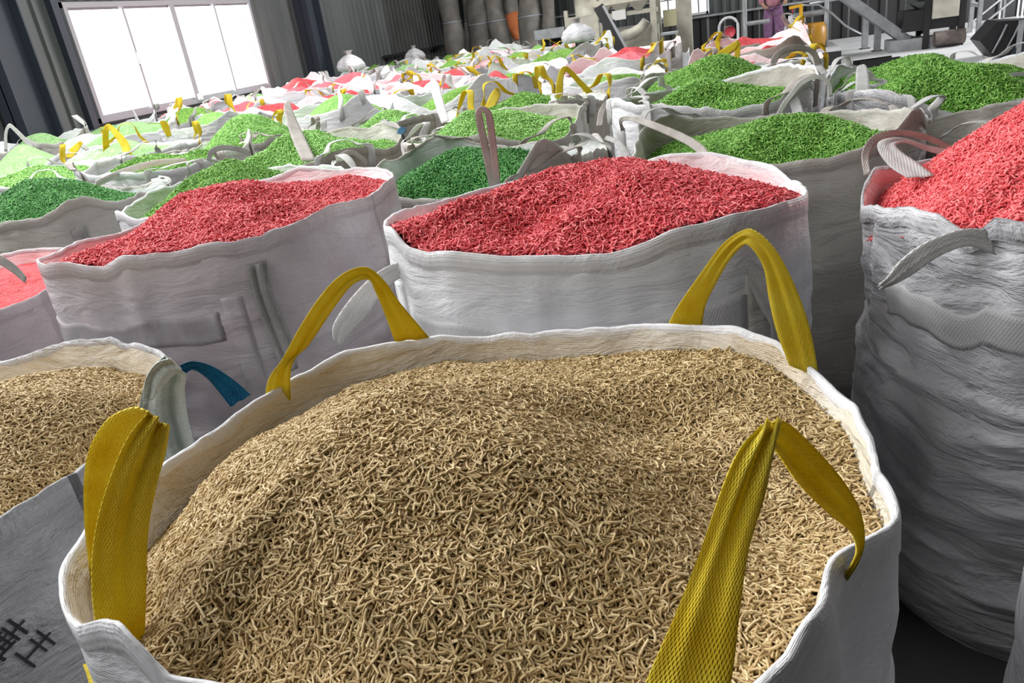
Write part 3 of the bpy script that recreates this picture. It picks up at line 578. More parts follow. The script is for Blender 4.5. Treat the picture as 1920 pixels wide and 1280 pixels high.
traced('loop_handle', [(808, 506), (775, 493), (745, 492), (705, 512), (660, 556), (626, 606), (624, 636)], [(806, 520), (778, 516), (752, 520), (718, 548), (690, 590), (660, 622), (640, 648)], WEB['white'], D.root, p, p+[-.14, -.16, 0], fold=.004, cols=10, n=40, label='white loop flopped to the left')
p = rimpt(D, 314, .1)
traced('loop_handle', [(1352, 492), (1378, 486), (1408, 492), (1440, 520), (1462, 575), (1470, 640)], [(1356, 508), (1378, 510), (1402, 530), (1425, 575), (1446, 612), (1450, 650)], WEB['grey'], D.root, p-[.04, 0, 0], p+[.04, -.03, 0], fold=.004, cols=8, n=36, label='grey loop hanging behind the yellow loop')
p = rimpt(D, 160, .0, .02)
traced('loop_handle', [(918, 352), (905, 290), (893, 230), (892, 206), (906, 199), (922, 212), (930, 260), (936, 320), (940, 350)], [(934, 350), (920, 290), (908, 232), (904, 214), (906, 208), (910, 220), (916, 262), (924, 320), (930, 350)], WEB['taupe'], D.root, (-1.0, 2.75), (-.98, 2.72), fold=.001, cols=5, n=50, label='taupe loop standing straight up')
p = rimpt(C, 298, .06)
traced('loop_handle', [(462, 500), (474, 545), (492, 600), (516, 660), (530, 700)], [(500, 488), (508, 540), (528, 590), (548, 640), (560, 690)], WEB['grey'], C.root, p+[0, -.03, 0], p+[.02, -.06, 0], fold=.008, folds=2, cols=10, n=30, label='twisted grey loop hanging down the front')
traced('loop_handle', [(-30, 470), (0, 478), (30, 498), (50, 520)], [(-30, 486), (0, 496), (25, 512), (46, 530)], WEB['grey'], C.root, rimpt(C, 200, .1)+[-.2, -.05, 0], rimpt(C, 200, .1)+[0, 0, 0], cols=5, n=16)
p = rimpt(E_, 240, .05, .02)
traced('loop_handle', [(1846, 428), (1800, 430), (1738, 452), (1690, 486), (1662, 520), (1648, 532)], [(1868, 478), (1815, 462), (1762, 480), (1712, 514), (1680, 532), (1650, 543)], WEB['white'], E_.root, p, p+[-.16, -.13, 0], fold=.004, cols=10, n=36, label='white strap end folded back to the left')
traced('loop_handle', [(1700, 333), (1668, 312), (1648, 284), (1650, 264), (1690, 258), (1740, 272), (1795, 282)], [(1752, 330), (1722, 306), (1690, 285), (1680, 272), (1700, 268), (1742, 284), (1795, 296)], WEB['white'], E_.root, rimpt(E_, 165, 0, -.02), rimpt(E_, 130, 0, .0), fold=.002, cols=8, n=40, label='wide white loop lying over the rim')
traced('loop_handle', [(1620, 330), (1616, 285), (1640, 252), (1690, 243), (1750, 256), (1805, 285)], [(1632, 325), (1630, 290), (1650, 264), (1692, 254), (1748, 268), (1800, 296)], WEB['taupe'], E_.root, rimpt(E_, 170, 0, .02), rimpt(E_, 120, 0, .02), cols=6, n=36)
# printed character on the left bag
def print_mark(b, strokes, th0, z0, s, rot, m):
    c, sn = math.cos(rot), math.sin(rot); V = []; F = []
    for (x0, y0, x1, y1, w) in strokes:
        dx, dy = x1-x0, y1-y0; L = math.hypot(dx, dy); nx, ny = -dy/L*w/2, dx/L*w/2; q = []
        for (a, e_) in ((x0+nx, y0+ny), (x1+nx, y1+ny), (x1-nx, y1-ny), (x0-nx, y0-ny)):
            X = (a*c-e_*sn)*s; Y = (a*sn+e_*c)*s; th = th0+math.degrees(X/.6)
            i = th/360*b.N; i0 = int(math.floor(i)) % b.N; f = i-math.floor(i); t = (b.z-(z0+Y))/b.z
            P = b.outer(np.array([i0]), t, .004)[0]*(1-f)+b.outer(np.array([(i0+1) % b.N]), t, .004)[0]*f; q.append(P)
        k = len(V); V += q; F.append((k, k+1, k+2, k+3))
    return mesh('printed_lettering', V, F, m, b.root, False)
M_ink = mat('black_print', (.02, .02, .025), .6)
print_mark(Bb, [(-1, 1, 1, 1, .22), (-.9, .45, .9, .45, .2), (0, 1.5, 0, .5, .2), (-.7, .0, .7, .0, .18), (-.7, -.45, .7, -.45, .18), (-.7, .3, -.7, -.9, .2), (.7, .3, .7, -.9, .2), (-1.2, -.9, 1.2, -.9, .22), (-.25, .4, -.25, -.9, .16), (.25, .4, .25, -.9, .16)], 336, .875, .028, -1.25, M_ink)
print_mark(Bb, [(-.9, .8, .9, .8, .2), (0, 1.2, 0, -.9, .2), (-.8, .2, .8, .2, .18), (-.9, -.9, .9, -.9, .2)], 339.5, .82, .028, -1.25, M_ink)
patch(Bb, 'vertical_seam_strap', 314, 320, .12, 1.0, WEB['grey'], .005)
# bag at the left edge behind and one at the lower right corner
Lb = make_bag(-3.15, 2.12, 1.06, .56, .56, 0, 3, N=96, M=30, fab='mauve', lining='pink', seed=6, label='mauve-grey bulk bag side at the left edge, left of the second-row red heap', group='bulk bags in the second row')
heap(Lb, 'red', (-3.2, 2.1, 1.05), depth=.06, NR=30, NA=90, seed=16, far=FARBED['red'], label='red pellets in the cut-off second-row bag at the left edge', group='pellet heaps in the second row')
Rb = make_bag(.97, .86, 1.05, .56, .55, 0, 3, N=96, M=30, fab='cool', seed=7, label='grey bulk bag edge at the lower right corner, right of the front bag', group='bulk bags in the row nearest the camera')
heap(Rb, 'beige', (.98, .86, 1.12), depth=.07, NR=30, NA=90, seed=17, far=GR['beige'][1], label='straw-coloured pellets in the bag beyond the lower right corner', group='pellet heaps in the row nearest the camera')
# --- third row and further: (x, y, rim z, fabric, lining, pellets, peak px, peak py, half size, seed, description)
ROWS = [
 (.10, 3.55, 1.15, 'warm', 'taupe', 'green', 1500, 232, .60, 20, 'third', 'warm grey bulk bag of green pellets between the two nearest red heaps, behind them'),
 (-1.22, 3.55, 1.13, 'warm', 'white', 'darkgreen', 860, 276, .575, 21, 'third', 'off-white bulk bag of deep green pellets with a taupe loop standing before it'),
 (-2.62, 3.50, 1.15, 'white', 'greenish', 'green', 425, 296, .57, 22, 'third', 'white bulk bag of green pellets right behind the left red heap'),
 (-4.0, 3.60, 1.15, 'warm', 'white', 'darkgreen', 20, 338, .60, 23, 'third', 'grey bulk bag of dark green pellets at the left edge of the third row'),
 (1.22, 3.80, 1.10, 'warm', 'warm', None, 0, 0, .57, 24, 'third', 'plain grey bulk bag behind the coral-red heap at the right edge'),
 (-.18, 4.75, 1.22, 'white', 'taupe', 'green', 1322, 148, .59, 25, 'fourth', 'white bulk bag with a steep green cone behind the third-row green heap'),
 (-1.52, 4.75, 1.16, 'warm', 'taupe', 'lime', 875, 205, .58, 26, 'fourth', 'taupe bulk bag of light green pellets left of the steep green cone'),
 (-2.85, 4.75, 1.14, 'taupe', 'warm', 'lime', 560, 246, .57, 27, 'fourth', 'taupe bulk bag of light green pellets with an upright grey loop'),
 (-4.12, 4.75, 1.15, 'white', 'pink', 'green', 290, 291, .57, 28, 'fourth', 'white bulk bag with red-dusted lining around green pellets'),
 (-5.45, 4.85, 1.14, 'white', 'white', 'lime', 70, 306, .57, 29, 'fourth', 'white bulk bag of light green pellets at the left edge of the fourth row'),
 (1.12, 4.95, 1.09, 'cool', 'warm', 'green', 1745, 106, .60, 30, 'fourth', 'large grey-white bulk bag of bright green pellets at the upper right'),
 (-.22, 5.98, 1.17, 'warm', 'warm', 'green', 1350, 100, .60, 31, 'fifth', 'grey bulk bag with the broad green dome behind the steep green cone'),
 (-1.58, 5.95, 1.15, 'warm', 'white', 'green', 975, 172, .57, 32, 'fifth', 'warm grey bulk bag of green pellets with yellow loops left of the broad green dome'),
 (-2.85, 6.00, 1.13, 'warm', 'white', 'lime', 720, 208, .57, 33, 'fifth', 'grey bulk bag of light green pellets beside a scrap of blue strap'),
 (-4.30, 6.05, 1.13, 'warm', 'white', 'lime', 455, 213, .57, 34, 'fifth', 'grey-white bulk bag of light green pellets in the fifth row left'),
 (-5.62, 6.05, 1.14, 'white', 'greenish', 'pale', 235, 255, .57, 35, 'fifth', 'white bulk bag of pale green pellets with a tall yellow loop'),
 (-7.0, 6.05, 1.14, 'white', 'greenish', 'pale', 40, 265, .57, 36, 'fifth', 'white bulk bag of pale green pellets with a thin white loop near the left edge'),
 (1.16, 6.15, 1.00, 'cool', 'white', 'green', 1740, 100, .58, 37, 'fifth', 'bulk bag of green pellets showing just behind the large upper right one'),
]
YL = {('fifth', 35): 'yellow', ('fifth', 32): 'yellow', ('fifth', 34): 'white'}
RB = {}
for (x, y, z, fab, lin, kind, px, py, hs, sd, row, lab) in ROWS:
    rng = random.Random(sd)
    b = make_bag(x, y, z, hs-.015, hs-.02, D2(rng.uniform(-3, 3)), 3.0, N=112, M=26, fab=fab, lining=lin, seed=sd, label=lab, group='bulk bags in the %s row' % row, zjit=.05, peaks=.07, wob=.03, wrinkle=.012, bulge=.025)
    RB[sd] = b
    if kind:
        pk = peak_at(px, py+6, y+.04); pk[0] = min(max(pk[0], x-.26), x+.26); pk[2] = min(max(pk[2], z+.05), z+.52)
        kn = kind if kind in GR else None
        heap(b, kind, pk, depth=.10+rng.random()*.06, e=.22, gam=.9, lumps=.035, NR=40, NA=110, seed=sd, dens=(24000 if y < 4.2 else 17000) if kn else 0, L=.027 if y < 4.2 else .029, R=.0020 if y < 4.2 else .0025, lift=.014, tilt=.7, far=FARBED[kind] if not kn else None,
             label={'green': 'green', 'darkgreen': 'deep green', 'lime': 'light green', 'pale': 'pale green'}[kind]+' pellets in the '+lab.replace('bulk ', '').replace(' of green pellets', '').replace(' of light green pellets', '').replace(' of pale green pellets', '').replace(' of deep green pellets', '').replace(' of dark green pellets', '').replace(' of bright green pellets', '').replace(' around green pellets', ''), group='pellet heaps in the %s row' % row)
    for ci, cn in enumerate((45, 135, 225, 315)):
        c_ = 'yellow' if sd in (32, 35) and ci in (0, 1, 2) else rng.choice(['white', 'taupe', 'grey', 'white'])
        if sd in (20, 21, 22, 23) and ci in (2, 3) and rng.random() < .5: continue
        h_ = rng.uniform(.03, .13) if c_ != 'yellow' else rng.uniform(.12, .2)
        loop(b, cn, c_, h_, 15, .05, (rng.uniform(-.10, .10), rng.uniform(-.10, .10)), .12, .004, sd+ci)
    for cn in (222, 318): patch(b, 'vertical_seam_strap', cn-2, cn+2, .14, z-.05, WEB['grey' if fab in ('warm', 'taupe') else 'white'], .006)
# --- loops and flaps that stand out one by one
def T(sd, Lp, Rp, m, dz=.0, name='loop_handle', label=None, **kw):
    b = RB[sd]; a = ony(Lp[0][0], Lp[0][1], 1)*0; ax = .5*(Lp[0][0]+Lp[-1][0]); ay = max(Lp[0][1], Lp[-1][1])
    p = onz(Lp[0][0], Lp[0][1], b.z+dz); q = onz(Lp[-1][0], Lp[-1][1], b.z+dz)
    lim = lambda v: np.clip(v[:2], b.c[:2]-.62, b.c[:2]+.62)
    return traced(name, Lp, Rp, m, b.root, lim(p), lim(q), cols=6, n=30, label=label, **kw)
T(27, [(566, 302), (548, 262), (534, 215), (533, 195), (543, 188)], [(592, 300), (574, 262), (556, 225), (546, 200), (545, 188)], WEB['taupe'], label='upright taupe loop')
T(32, [(828, 232), (814, 190), (806, 160), (808, 148)], [(842, 226), (832, 190), (824, 160), (816, 148)], WEB['white'])
T(20, [(1322, 312), (1306, 285), (1270, 262), (1215, 238), (1180, 226), (1166, 230), (1172, 244)], [(1334, 308), (1322, 276), (1285, 252), (1225, 228), (1185, 218), (1162, 222), (1164, 246)], WEB['taupe'], label='long taupe loop reaching to the left')
T(21, [(1132, 262), (1150, 268), (1166, 285), (1178, 312)], [(1138, 254), (1160, 262), (1178, 282), (1190, 312)], WEB['grey'])
T(25, [(1448, 236), (1462, 200), (1482, 172), (1500, 150), (1530, 140), (1556, 152), (1562, 180)], [(1458, 238), (1470, 206), (1490, 178), (1506, 160), (1530, 148), (1550, 158), (1554, 182)], WEB['white'])
T(25, [(1472, 176), (1484, 206), (1490, 238)], [(1492, 172), (1504, 200), (1512, 236)], WEB['white'])
T(25, [(1118, 236), (1124, 205), (1140, 186), (1160, 184)], [(1130, 236), (1134, 210), (1146, 194), (1162, 190)], WEB['taupe'])
T(30, [(1604, 186), (1604, 150), (1607, 126), (1620, 120)], [(1632, 184), (1630, 150), (1626, 128), (1620, 120)], WEB['white'], label='wide white strap standing up at the corner')
T(30, [(1852, 168), (1866, 148), (1900, 136), (1950, 134)], [(1862, 168), (1874, 156), (1904, 144), (1950, 143)], WEB['white'])
T(31, [(1444, 150), (1446, 110), (1470, 88), (1500, 84), (1530, 96), (1544, 130)], [(1452, 152), (1456, 118), (1474, 98), (1500, 94), (1522, 104), (1530, 132)], WEB['taupe'])
T(31, [(1505, 86), (1520, 112), (1540, 140)], [(1516, 84), (1532, 108), (1552, 136)], WEB['grey'])
T(31, [(1338, 106), (1352, 94), (1368, 84), (1384, 74)], [(1352, 112), (1366, 102), (1378, 94), (1386, 82)], WEB['yellow'])
T(31, [(1376, 112), (1378, 94), (1382, 76)], [(1386, 110), (1388, 96), (1388, 78)], WEB['yellow'])
T(35, [(194, 290), (192, 262), (194, 240), (204, 232), (222, 246), (240, 266), (248, 290)], [(206, 280), (204, 262), (204, 248), (206, 244), (212, 252), (226, 272), (232, 288)], WEB['yellow'], label='tall yellow loop')
T(36, [(8, 284), (8, 250), (16, 232), (28, 238), (52, 262), (74, 290)], [(14, 284), (14, 252), (18, 240), (26, 246), (46, 268), (66, 292)], WEB['white'])
T(35, [(122, 294), (132, 278), (150, 264)], [(134, 296), (146, 284), (156, 268)], WEB['yellow'])
T(34, [(314, 258), (304, 240), (300, 228), (306, 226)], [(322, 254), (318, 240), (314, 230), (308, 226)], WEB['yellow'])
T(32, [(1040, 186), (1044, 150), (1052, 128), (1066, 126), (1090, 150), (1112, 172)], [(1056, 196), (1056, 152), (1060, 136), (1066, 138), (1080, 154), (1100, 176)], WEB['yellow'], label='long yellow loop')
T(32, [(908, 204), (920, 176), (932, 164), (940, 172)], [(926, 206), (936, 184), (938, 176), (934, 168)], WEB['yellow'])
T(27, [(690, 300), (662, 282), (640, 286), (628, 306)], [(690, 312), (664, 292), (646, 296), (636, 312)], WEB['taupe'])
T(22, [(388, 300), (392, 282), (412, 272), (446, 274), (470, 282)], [(396, 304), (400, 290), (416, 282), (444, 284), (468, 292)], WEB['grey'])
T(22, [(400, 388), (436, 352), (470, 322), (488, 316)], [(470, 372), (484, 360), (492, 344), (490, 320)], FAB['pink'], name='rim_flap', label='folded rim flap with red-dusted lining', fold=.004)
T(28, [(178, 352), (230, 330), (290, 312), (350, 305)], [(180, 338), (230, 316), (290, 300), (348, 296)], FAB['pink'], name='rim_flap', label='red-dusted inner flap', fold=.006)
T(26, [(744, 250), (748, 240), (758, 238)], [(756, 252), (760, 246), (762, 240)], WEB['blue'], name='strap_scrap', label='scrap of bright blue strap')
# --- the far field of bags, row after row
SP = [(385, 222, 'green', 0), (600, 210, 'lime', 0), (790, 195, 'green', 0), (560, 190, 'red', 0), (745, 180, 'red', 0), (850, 152, 'red', 0), (935, 150, 'red', 0), (1075, 155, 'green', 0), (1190, 125, 'red', 0), (240, 245, 'pale', 0), (405, 205, 'pinkish', 0),
      (1190, 102, 'red', 0), (1200, 88, 'green', 0), (1360, 95, 'red', 0), (1410, 78, 'red', 0), (1450, 97, 'red', 0), (1350, 76, 'green', 0), (1445, 111, 'green', 0), (845, 120, 'green', 0), (660, 135, 'green', 0), (890, 125, 'pinkish', 0), (1075, 128, 'pinkish', 0), (1000, 122, 'green', 0), (1050, 108, 'green', 0), (820, 140, 'red', 0), (620, 165, 'pinkish', 0), (500, 185, 'pinkish', 0), (690, 160, 'pinkish', 0)]
SPW = [(*onz(a, b_, 1.2)[:2], k) for a, b_, k, _ in SP]
ORD = ['first', 'second', 'third', 'fourth', 'fifth', 'sixth', 'seventh', 'eighth', 'ninth', 'tenth', 'eleventh', 'twelfth', 'thirteenth', 'fourteenth', 'fifteenth', 'sixteenth']
CN = {'green': 'green', 'red': 'red', 'lime': 'light green', 'pale': 'pale green', 'pinkish': 'pinkish red', 'darkgreen': 'dark green', 'coral': 'red'}
FB = []
yy = 7.25; ri = 5; rng = random.Random(5)
while yy < 20.6:
    x1 = .12; n = int((x1+8.2)/1.32)+1
    for k in range(n):
        x = -8.2+(x1+8.2)*k/(n-1)+rng.uniform(-.04, .04); y = yy+rng.uniform(-.05, .05)
        if y+.45 > np.interp(x, [-9, -5.4, -3.8, -2.6, -1.5, -.6, .3, .5], [20.6, 18.9, 17.4, 13.9, 12.6, 11.6, 9.9, 8.8]): continue
        dist = [(math.hypot(x-a, (y-b_)*.8), c) for a, b_, c in SPW]; d, kind = min(dist)
        if d > 1.3: kind = rng.choice(['red', 'green', 'pinkish', 'lime', 'pale', 'green'])
        z = 1.17+rng.uniform(-.04, .07); fab = rng.choice(['white', 'white', 'cool', 'white', 'warm']) if x < -.8 else rng.choice(['warm', 'taupe', 'white'])
        res = 64 if yy < 12 else 40; hs = .56
        FB.append((x, y, z)); colr = 'red' if 'r' == kind[0] or kind == 'pinkish' else kind
        b = make_bag(x, y, z, hs, hs, D2(rng.uniform(-5, 5)), 3.0, N=res, M=12, fab=fab, lining='pink' if kind in ('red', 'pinkish') else 'white', seed=100+ri*20+k, hem=False, zjit=.07, peaks=.13, wob=.04, wrinkle=.012, bulge=.03,
                     label='%s bulk bag of %s pellets, %s from left in %s row back' % ({'white': 'white', 'cool': 'grey-white', 'warm': 'grey', 'taupe': 'taupe'}[fab], CN[kind], ORD[k], ORD[ri]), group='bulk bags in the %s row' % ORD[ri])
        pk = (x+rng.uniform(-.15, .15), y+rng.uniform(-.1, .15), z+rng.uniform(.02, .16))
        if x > -.3 and yy < 9: pk = (x, y, z-.02)
        heap(b, 'green', pk, depth=.19, e=.2, gam=.8, lumps=.05, NR=14 if yy > 12 else 22, NA=40 if yy > 12 else 64, seed=200+ri*20+k, far=FARBED[kind], label='%s pellets heaped in the bag %s from the left in the %s row back' % (CN[kind], ORD[k], ORD[ri]), group='pellet heaps in the %s row' % ORD[ri])
        for ci, cn in enumerate((45, 135, 225, 315)):
            if rng.random() < .42: continue
            c_ = 'yellow' if rng.random() < .55 and -8 < x < .5 else rng.choice(['white', 'white', 'grey'])
            loop(b, cn, c_, rng.uniform(.05, .17), 14, .065, (rng.uniform(-.12, .12), rng.uniform(-.1, .1)), .10, .0, ci, res=(14, 3))
    yy += 1.22; ri += 1
# ================================================================== BACKGROUND EQUIPMENT
M_red = mat('red_plastic', (.55, .05, .07), .5); M_orange = mat('orange_cloth', (.55, .16, .05), .8); M_amber = mat('amber_plastic', (.45, .22, .02), .4)
M_yelp = mat('yellow_enamel', (.80, .42, .02), .4); M_skin = mat('skin', (.42, .24, .16), .6); M_purple = noisy(mat('purple_trousers', (.2, .1, .2), .85), (.19, .09, .19), (.28, .15, .28), 14)
M_pinktop = noisy(mat('dusty_pink_top', (.4, .18, .22), .85), (.38, .15, .20), (.5, .24, .28), 10); M_steel = mat('galvanised_steel', (.42, .44, .46), .35, .6)
M_chair = mat('cream_yellow_paint', (.52, .50, .30), .5); M_cloth = FAB['white']; M_shoe = mat('black_shoe', (.02, .02, .02), .6)
Q = ony
def qz(px, py, z): return onz(px, py, z)
# dust-collector sleeves in the far left corner
for i, (x0, y0, x1, y1, r, sgn) in enumerate([(838, -30, 852, 108, .32, 0), (896, -30, 900, 112, .36, 0), (918, -40, 948, 108, .30, 1), (945, -40, 972, 104, .27, 2), (985, -40, 1000, 102, .34, 0), (873, -30, 876, 110, .14, 0), (1020, -30, 1029, 60, .2, 0)]):
    Yp = 22.8+1.3*(i % 2)+(.9 if i in (5, 3) else 0)*0; a = Q(x0, y0, Yp); c = Q(x1, y1, Yp); c[2] = max(c[2], .25)
    dv = (a-c)/(a[2]-c[2]); a = c+dv*(4.6-c[2])
    pts = []; rr = []
    for t in np.linspace(0, 1, 26):
        p = c*(1-t)+a*t; p[0] += .05*math.sin(t*9+i); pts.append(p)
        rr.append(r*(.86+.14*abs(math.sin(t*math.pi*3.3+i*1.3))-(.25 if (sgn and .46 < t < .50) else 0))*(1 if t > .03 else .7))
    root = empty('filter_sleeve', (c[0], c[1], 0), ['narrow grey cloth dust sleeve at the wall end of the row, leftmost', 'thickest grey cloth dust sleeve, second big one from the wall', 'slanting grey cloth dust sleeve left of the one with orange cloth', 'slanting grey dust sleeve with an orange cloth wrapped round it', 'broad grey cloth dust sleeve at the right end of the row', 'thin grey dust sleeve squeezed between the two leftmost wide ones', 'short pale grey dust sleeve nearest the cream machine'][i], 'dust sleeve', 'dust sleeves in the far left corner')
    MB().tube(pts, rr, 16).build('sleeve_cloth', M_sleeve, root, True)
    for k in (7, 16): MB().tube([pts[k]-np.array([0, 0, .03]), pts[k]+np.array([0, 0, .03])], rr[k]+.015, 16).build('clamp_band', M_grey, root, True)
    MB().tube([pts[-1], pts[-1]+np.array([0, 0, .35])], rr[-1]*.8, 12).build('duct_pipe', M_steel, root, True)
    if i == 3:
        k = [j for j, p in enumerate(pts) if p[2] > Q(965, 45, Yp)[2]][0]
        MB().tube([pts[k-2]+np.array([.02, -.02, 0]), pts[k]+np.array([0, -.02, .05]), pts[k+1]+np.array([-.03, -.02, 0])], [r*1.0, r*1.16, r*1.06], 16).build('wrapped_cloth', M_orange, root, True)
        MB().tube([pts[k-4]+np.array([.16, -.22, 0]), pts[k-2]+np.array([.05, -.12, 0])], [.06, .2], 10).build('cloth_tail', M_orange, root, True)
# cream grading machine with three hoppers
def leg(mb, px, py0, Y, w, z0=0):
    p = Q(px, py0, Y); mb.beam((p[0], p[1], z0), (p[0], p[1], p[2]), w); return p
Y = 18.5; g = Q(1170, 60, Y)
root = empty('grading_machine', (g[0], Y, 0), 'cream grading machine with three small hoppers and a curved trough', 'machine')
for px in (1112, 1222):
    for dy in (0, 1.1): 
        mb = MB(); p = Q(px, -20, Y); mb.beam((p[0], Y+dy, 0), (p[0], Y+dy, 2.6), .13); mb.build('leg', M_cream, root)
a = Q(1100, 10, Y); c = Q(1232, -4, Y); zt = (a[2]+c[2])/2
MB().box(((a[0]+c[0])/2, Y, zt+.02), (c[0]-a[0], .12, .12)).build('top_beam', M_cream, root)
z2 = Q(1170, 26, Y)[2]; MB().box(((a[0]+c[0])/2, Y, z2), (c[0]-a[0], .10, .09)).build('lower_beam', M_cream, root)
for px in (1130, 1163, 1197):
    p = Q(px, 0, Y); b_ = zt-.03; MB().add([(p[0]-.22, Y-.2, b_), (p[0]+.22, Y-.2, b_), (p[0]+.22, Y+.2, b_), (p[0]-.22, Y+.2, b_), (p[0]-.05, Y-.05, z2+.02), (p[0]+.05, Y-.05, z2+.02), (p[0]+.05, Y+.05, z2+.02), (p[0]-.05, Y+.05, z2+.02), ], [(0, 1, 5, 4), (1, 2, 6, 5), (2, 3, 7, 6), (3, 0, 4, 7), (4, 5, 6, 7), (0, 3, 2, 1)]).build('hopper', M_cream, root)
    MB().box((p[0], Y+.3, b_+.25), (.44, .5, .5)).build('hopper_box', M_cream, root)
p = Q(1162, 28, Y); MB().box((p[0], Y-.1, p[2]), (.30, .08, .2)).build('control_box', mat('white_box', (.7, .7, .68), .4), root)
pts = [Q(1212, 38, Y-.2), Q(1203, 52, Y-.2), Q(1188, 62, Y-.2), Q(1165, 70, Y-.2)]
MB().tube(pts, [.10, .12, .13, .12], 10).build('trough', M_cream, root, True)
MB().box((Q(1185, 70, Y)[0], Y+.5, Q(1185, 70, Y)[2]-.1), (1.1, .7, .6)).build('sieve_box', M_cream, root)
# slanted dark chute
Y = 17.2; a = Q(1122, 12, Y); c = Q(1170, 100, Y)
root = empty('discharge_chute', (c[0], Y, 0), 'dark slanting steel chute in front of the cream grading machine', 'chute')
MB().beam(a, c, .14, .2).build('chute_body', M_dark, root); MB().beam(a+[.12, -.1, 0], c+[.12, -.1, 0], .04, .05).build('bright_edge', M_steel, root)
MB().beam((c[0], Y, 0), c, .1).build('leg', M_dark, root)
MB().beam((a[0]+.25, Y+.2, 0), (a[0]+.25, Y+.2, a[2]-.3), .07).build('leg', M_dark, root)
# beige motor box on frame
Y = 19.5; a = Q(1094, 47, Y)
root = empty('gearbox_stand', (a[0], Y, 0), 'beige boxed drive unit on a frame left of the dark chute', 'machine')
MB().box(a, (.70, .5, .42)).build('housing', M_cream, root)
for px in (1062, 1125):
    p = Q(px, 20, Y); MB().beam((p[0], Y-.1, 0), (p[0], Y-.1, p[2] if px < 1100 else a[2]), .09).build('leg', M_cream, root)
p = Q(1098, 18, Y); MB().tube([(p[0], Y, a[2]+.2), (p[0], Y, a[2]+.75)], .26, 16).build('drum', M_cream, root, True)
p = Q(1112, 22, Y); MB().tube([(p[0]+.1, Y, a[2]+.2), (p[0]+.1, Y, a[2]+.55)], .16, 14).build('motor', M_grey, root, True)
p = Q(1035, 62, Y); root = empty('bench', (p[0], Y, 0), 'low grey steel bench beside the cloth dust sleeves', 'bench')
MB().box(p, (.75, .6, .22)).build('bench_top', M_grey, root)
for dx in (-.33, .33):
    for dy in (-.25, .25): MB().beam((p[0]+dx, Y+dy, 0), (p[0]+dx, Y+dy, p[2]-.1), .06).build('leg', M_grey, root)
# cream column and chair, posts
Y = 20.0; p = Q(1284, 60, Y); MBc = MB().box((p[0], Y, 3.5), (.36, .3, 7)); trim(MBc, M_cream)
p = Q(1226, 60, 20.5); trim(MB().box((p[0], 20.5, 3.5), (.12, .2, 7)), M_grey)
Y = 18.8; s = Q(1256, 62, Y); root = empty('work_chair', (s[0], Y, 0), 'cream-yellow metal chair left of the pale column', 'chair')
sz = s[2]; MB().box((s[0], Y, sz), (.40, .4, .05)).build('seat', M_steel, root)
for dx in (-1, 1):
    for dy in (-1, 1): MB().beam((s[0]+dx*.22, Y+dy*.2, 0), (s[0]+dx*.16, Y+dy*.16, sz), .035).build('leg', M_chair, root)
MB().box((s[0], Y+.19, sz+.32), (.30, .03, .36)).build('backrest', M_chair, root)
# back windows of the far wall
def bwin(name, px0, px1, z0, z1): return window(name, Q(px0, 20, YB)[0], Q(px1, 20, YB)[0], z0, z1, YB-.12, 'x')
def window_x(name, x0, x1, z0, z1):
    t = .07; mb = MB(); Yw = YB-.13
    for z in (z0+t/2, z1-t/2): mb.box(((x0+x1)/2, Yw, z), (x1-x0, .1, t))
    for x in (x0+t/2, x1-t/2): mb.box((x, Yw, (z0+z1)/2), (t, .1, z1-z0))
    fr = struct(mb.build(name, M_alu)); MB().box(((x0+x1)/2, Yw, (z0+z1)/2), (.05, .08, z1-z0-.1)).build('mullion', M_mull, fr)
    return fr
window_x('window_2', Q(1080, 10, YB)[0], Q(1104, 10, YB)[0], 1.85, 3.2)
window_x('window_3', Q(1236, 20, YB)[0], Q(1272, 20, YB)[0], 1.22, 2.6)
window_x('window_4', Q(1292, 20, YB)[0], Q(1329, 20, YB)[0], 1.22, 2.6)
# low platform with the worker and the pipe frame
PX0, PX1, PY0, PY1, PZ = -.75, 1.98, 18.1, 20.6, .34
pl = empty('work_platform', ((PX0+PX1)/2, (PY0+PY1)/2, 0), 'low black-edged work platform behind the far bags, under the pipe frame', 'platform')
MB().box(((PX0+PX1)/2, (PY0+PY1)/2, PZ-.03), (PX1-PX0, PY1-PY0, .06)).build('deck', M_alu, pl)
MB().box(((PX0+PX1)/2, PY0+.03, (PZ-.06)/2), (PX1-PX0, .05, PZ-.062)).build('skirt', M_dark, pl)
MB().box((PX1-.03, (PY0+PY1)/2+.05, (PZ-.06)/2), (.05, PY1-PY0-.12, PZ-.062)).build('skirt', M_dark, pl)
Y = 18.8; fr = empty('pipe_frame', (.9, Y, PZ), 'tall grey pipe frame standing around the worker', 'frame')
a = Q(1397, 60, Y); c = Q(1549, 60, Y)
for p in (a, c): MB().tube([(p[0], Y, PZ), (p[0], Y, 2.6)], .05, 10).build('post', M_grey, fr, True)
z1 = Q(1420, 42, Y)[2]; MB().tube([(a[0], Y, z1), (a[0]+.52, Y, z1)], .045, 8).build('rail', M_grey, fr, True)
z1 = Q(1500, 28, Y)[2]; MB().tube([(a[0]+1.0, Y+.06, z1-.02), (c[0], Y+.06, z1)], .06, 8).build('rail', M_grey, fr, True)
z1 = Q(1530, 5, Y)[2]; MB().tube([(c[0]-.35, Y, z1), (c[0]+1.2, Y, z1+.05)], .035, 8).build('rail', M_steel, fr, True)
pts = [Q(x, y, Y-.05) for x, y in ((1500, 10), (1535, 9), (1560, 25), (1585, 48), (1615, 64))]
tag(MB().tube(pts, .022, 8).build('hose', M_steel, None, True, base=pts[0]), 'thin pale hose sagging from the pipe frame to the conveyor leg', 'hose')
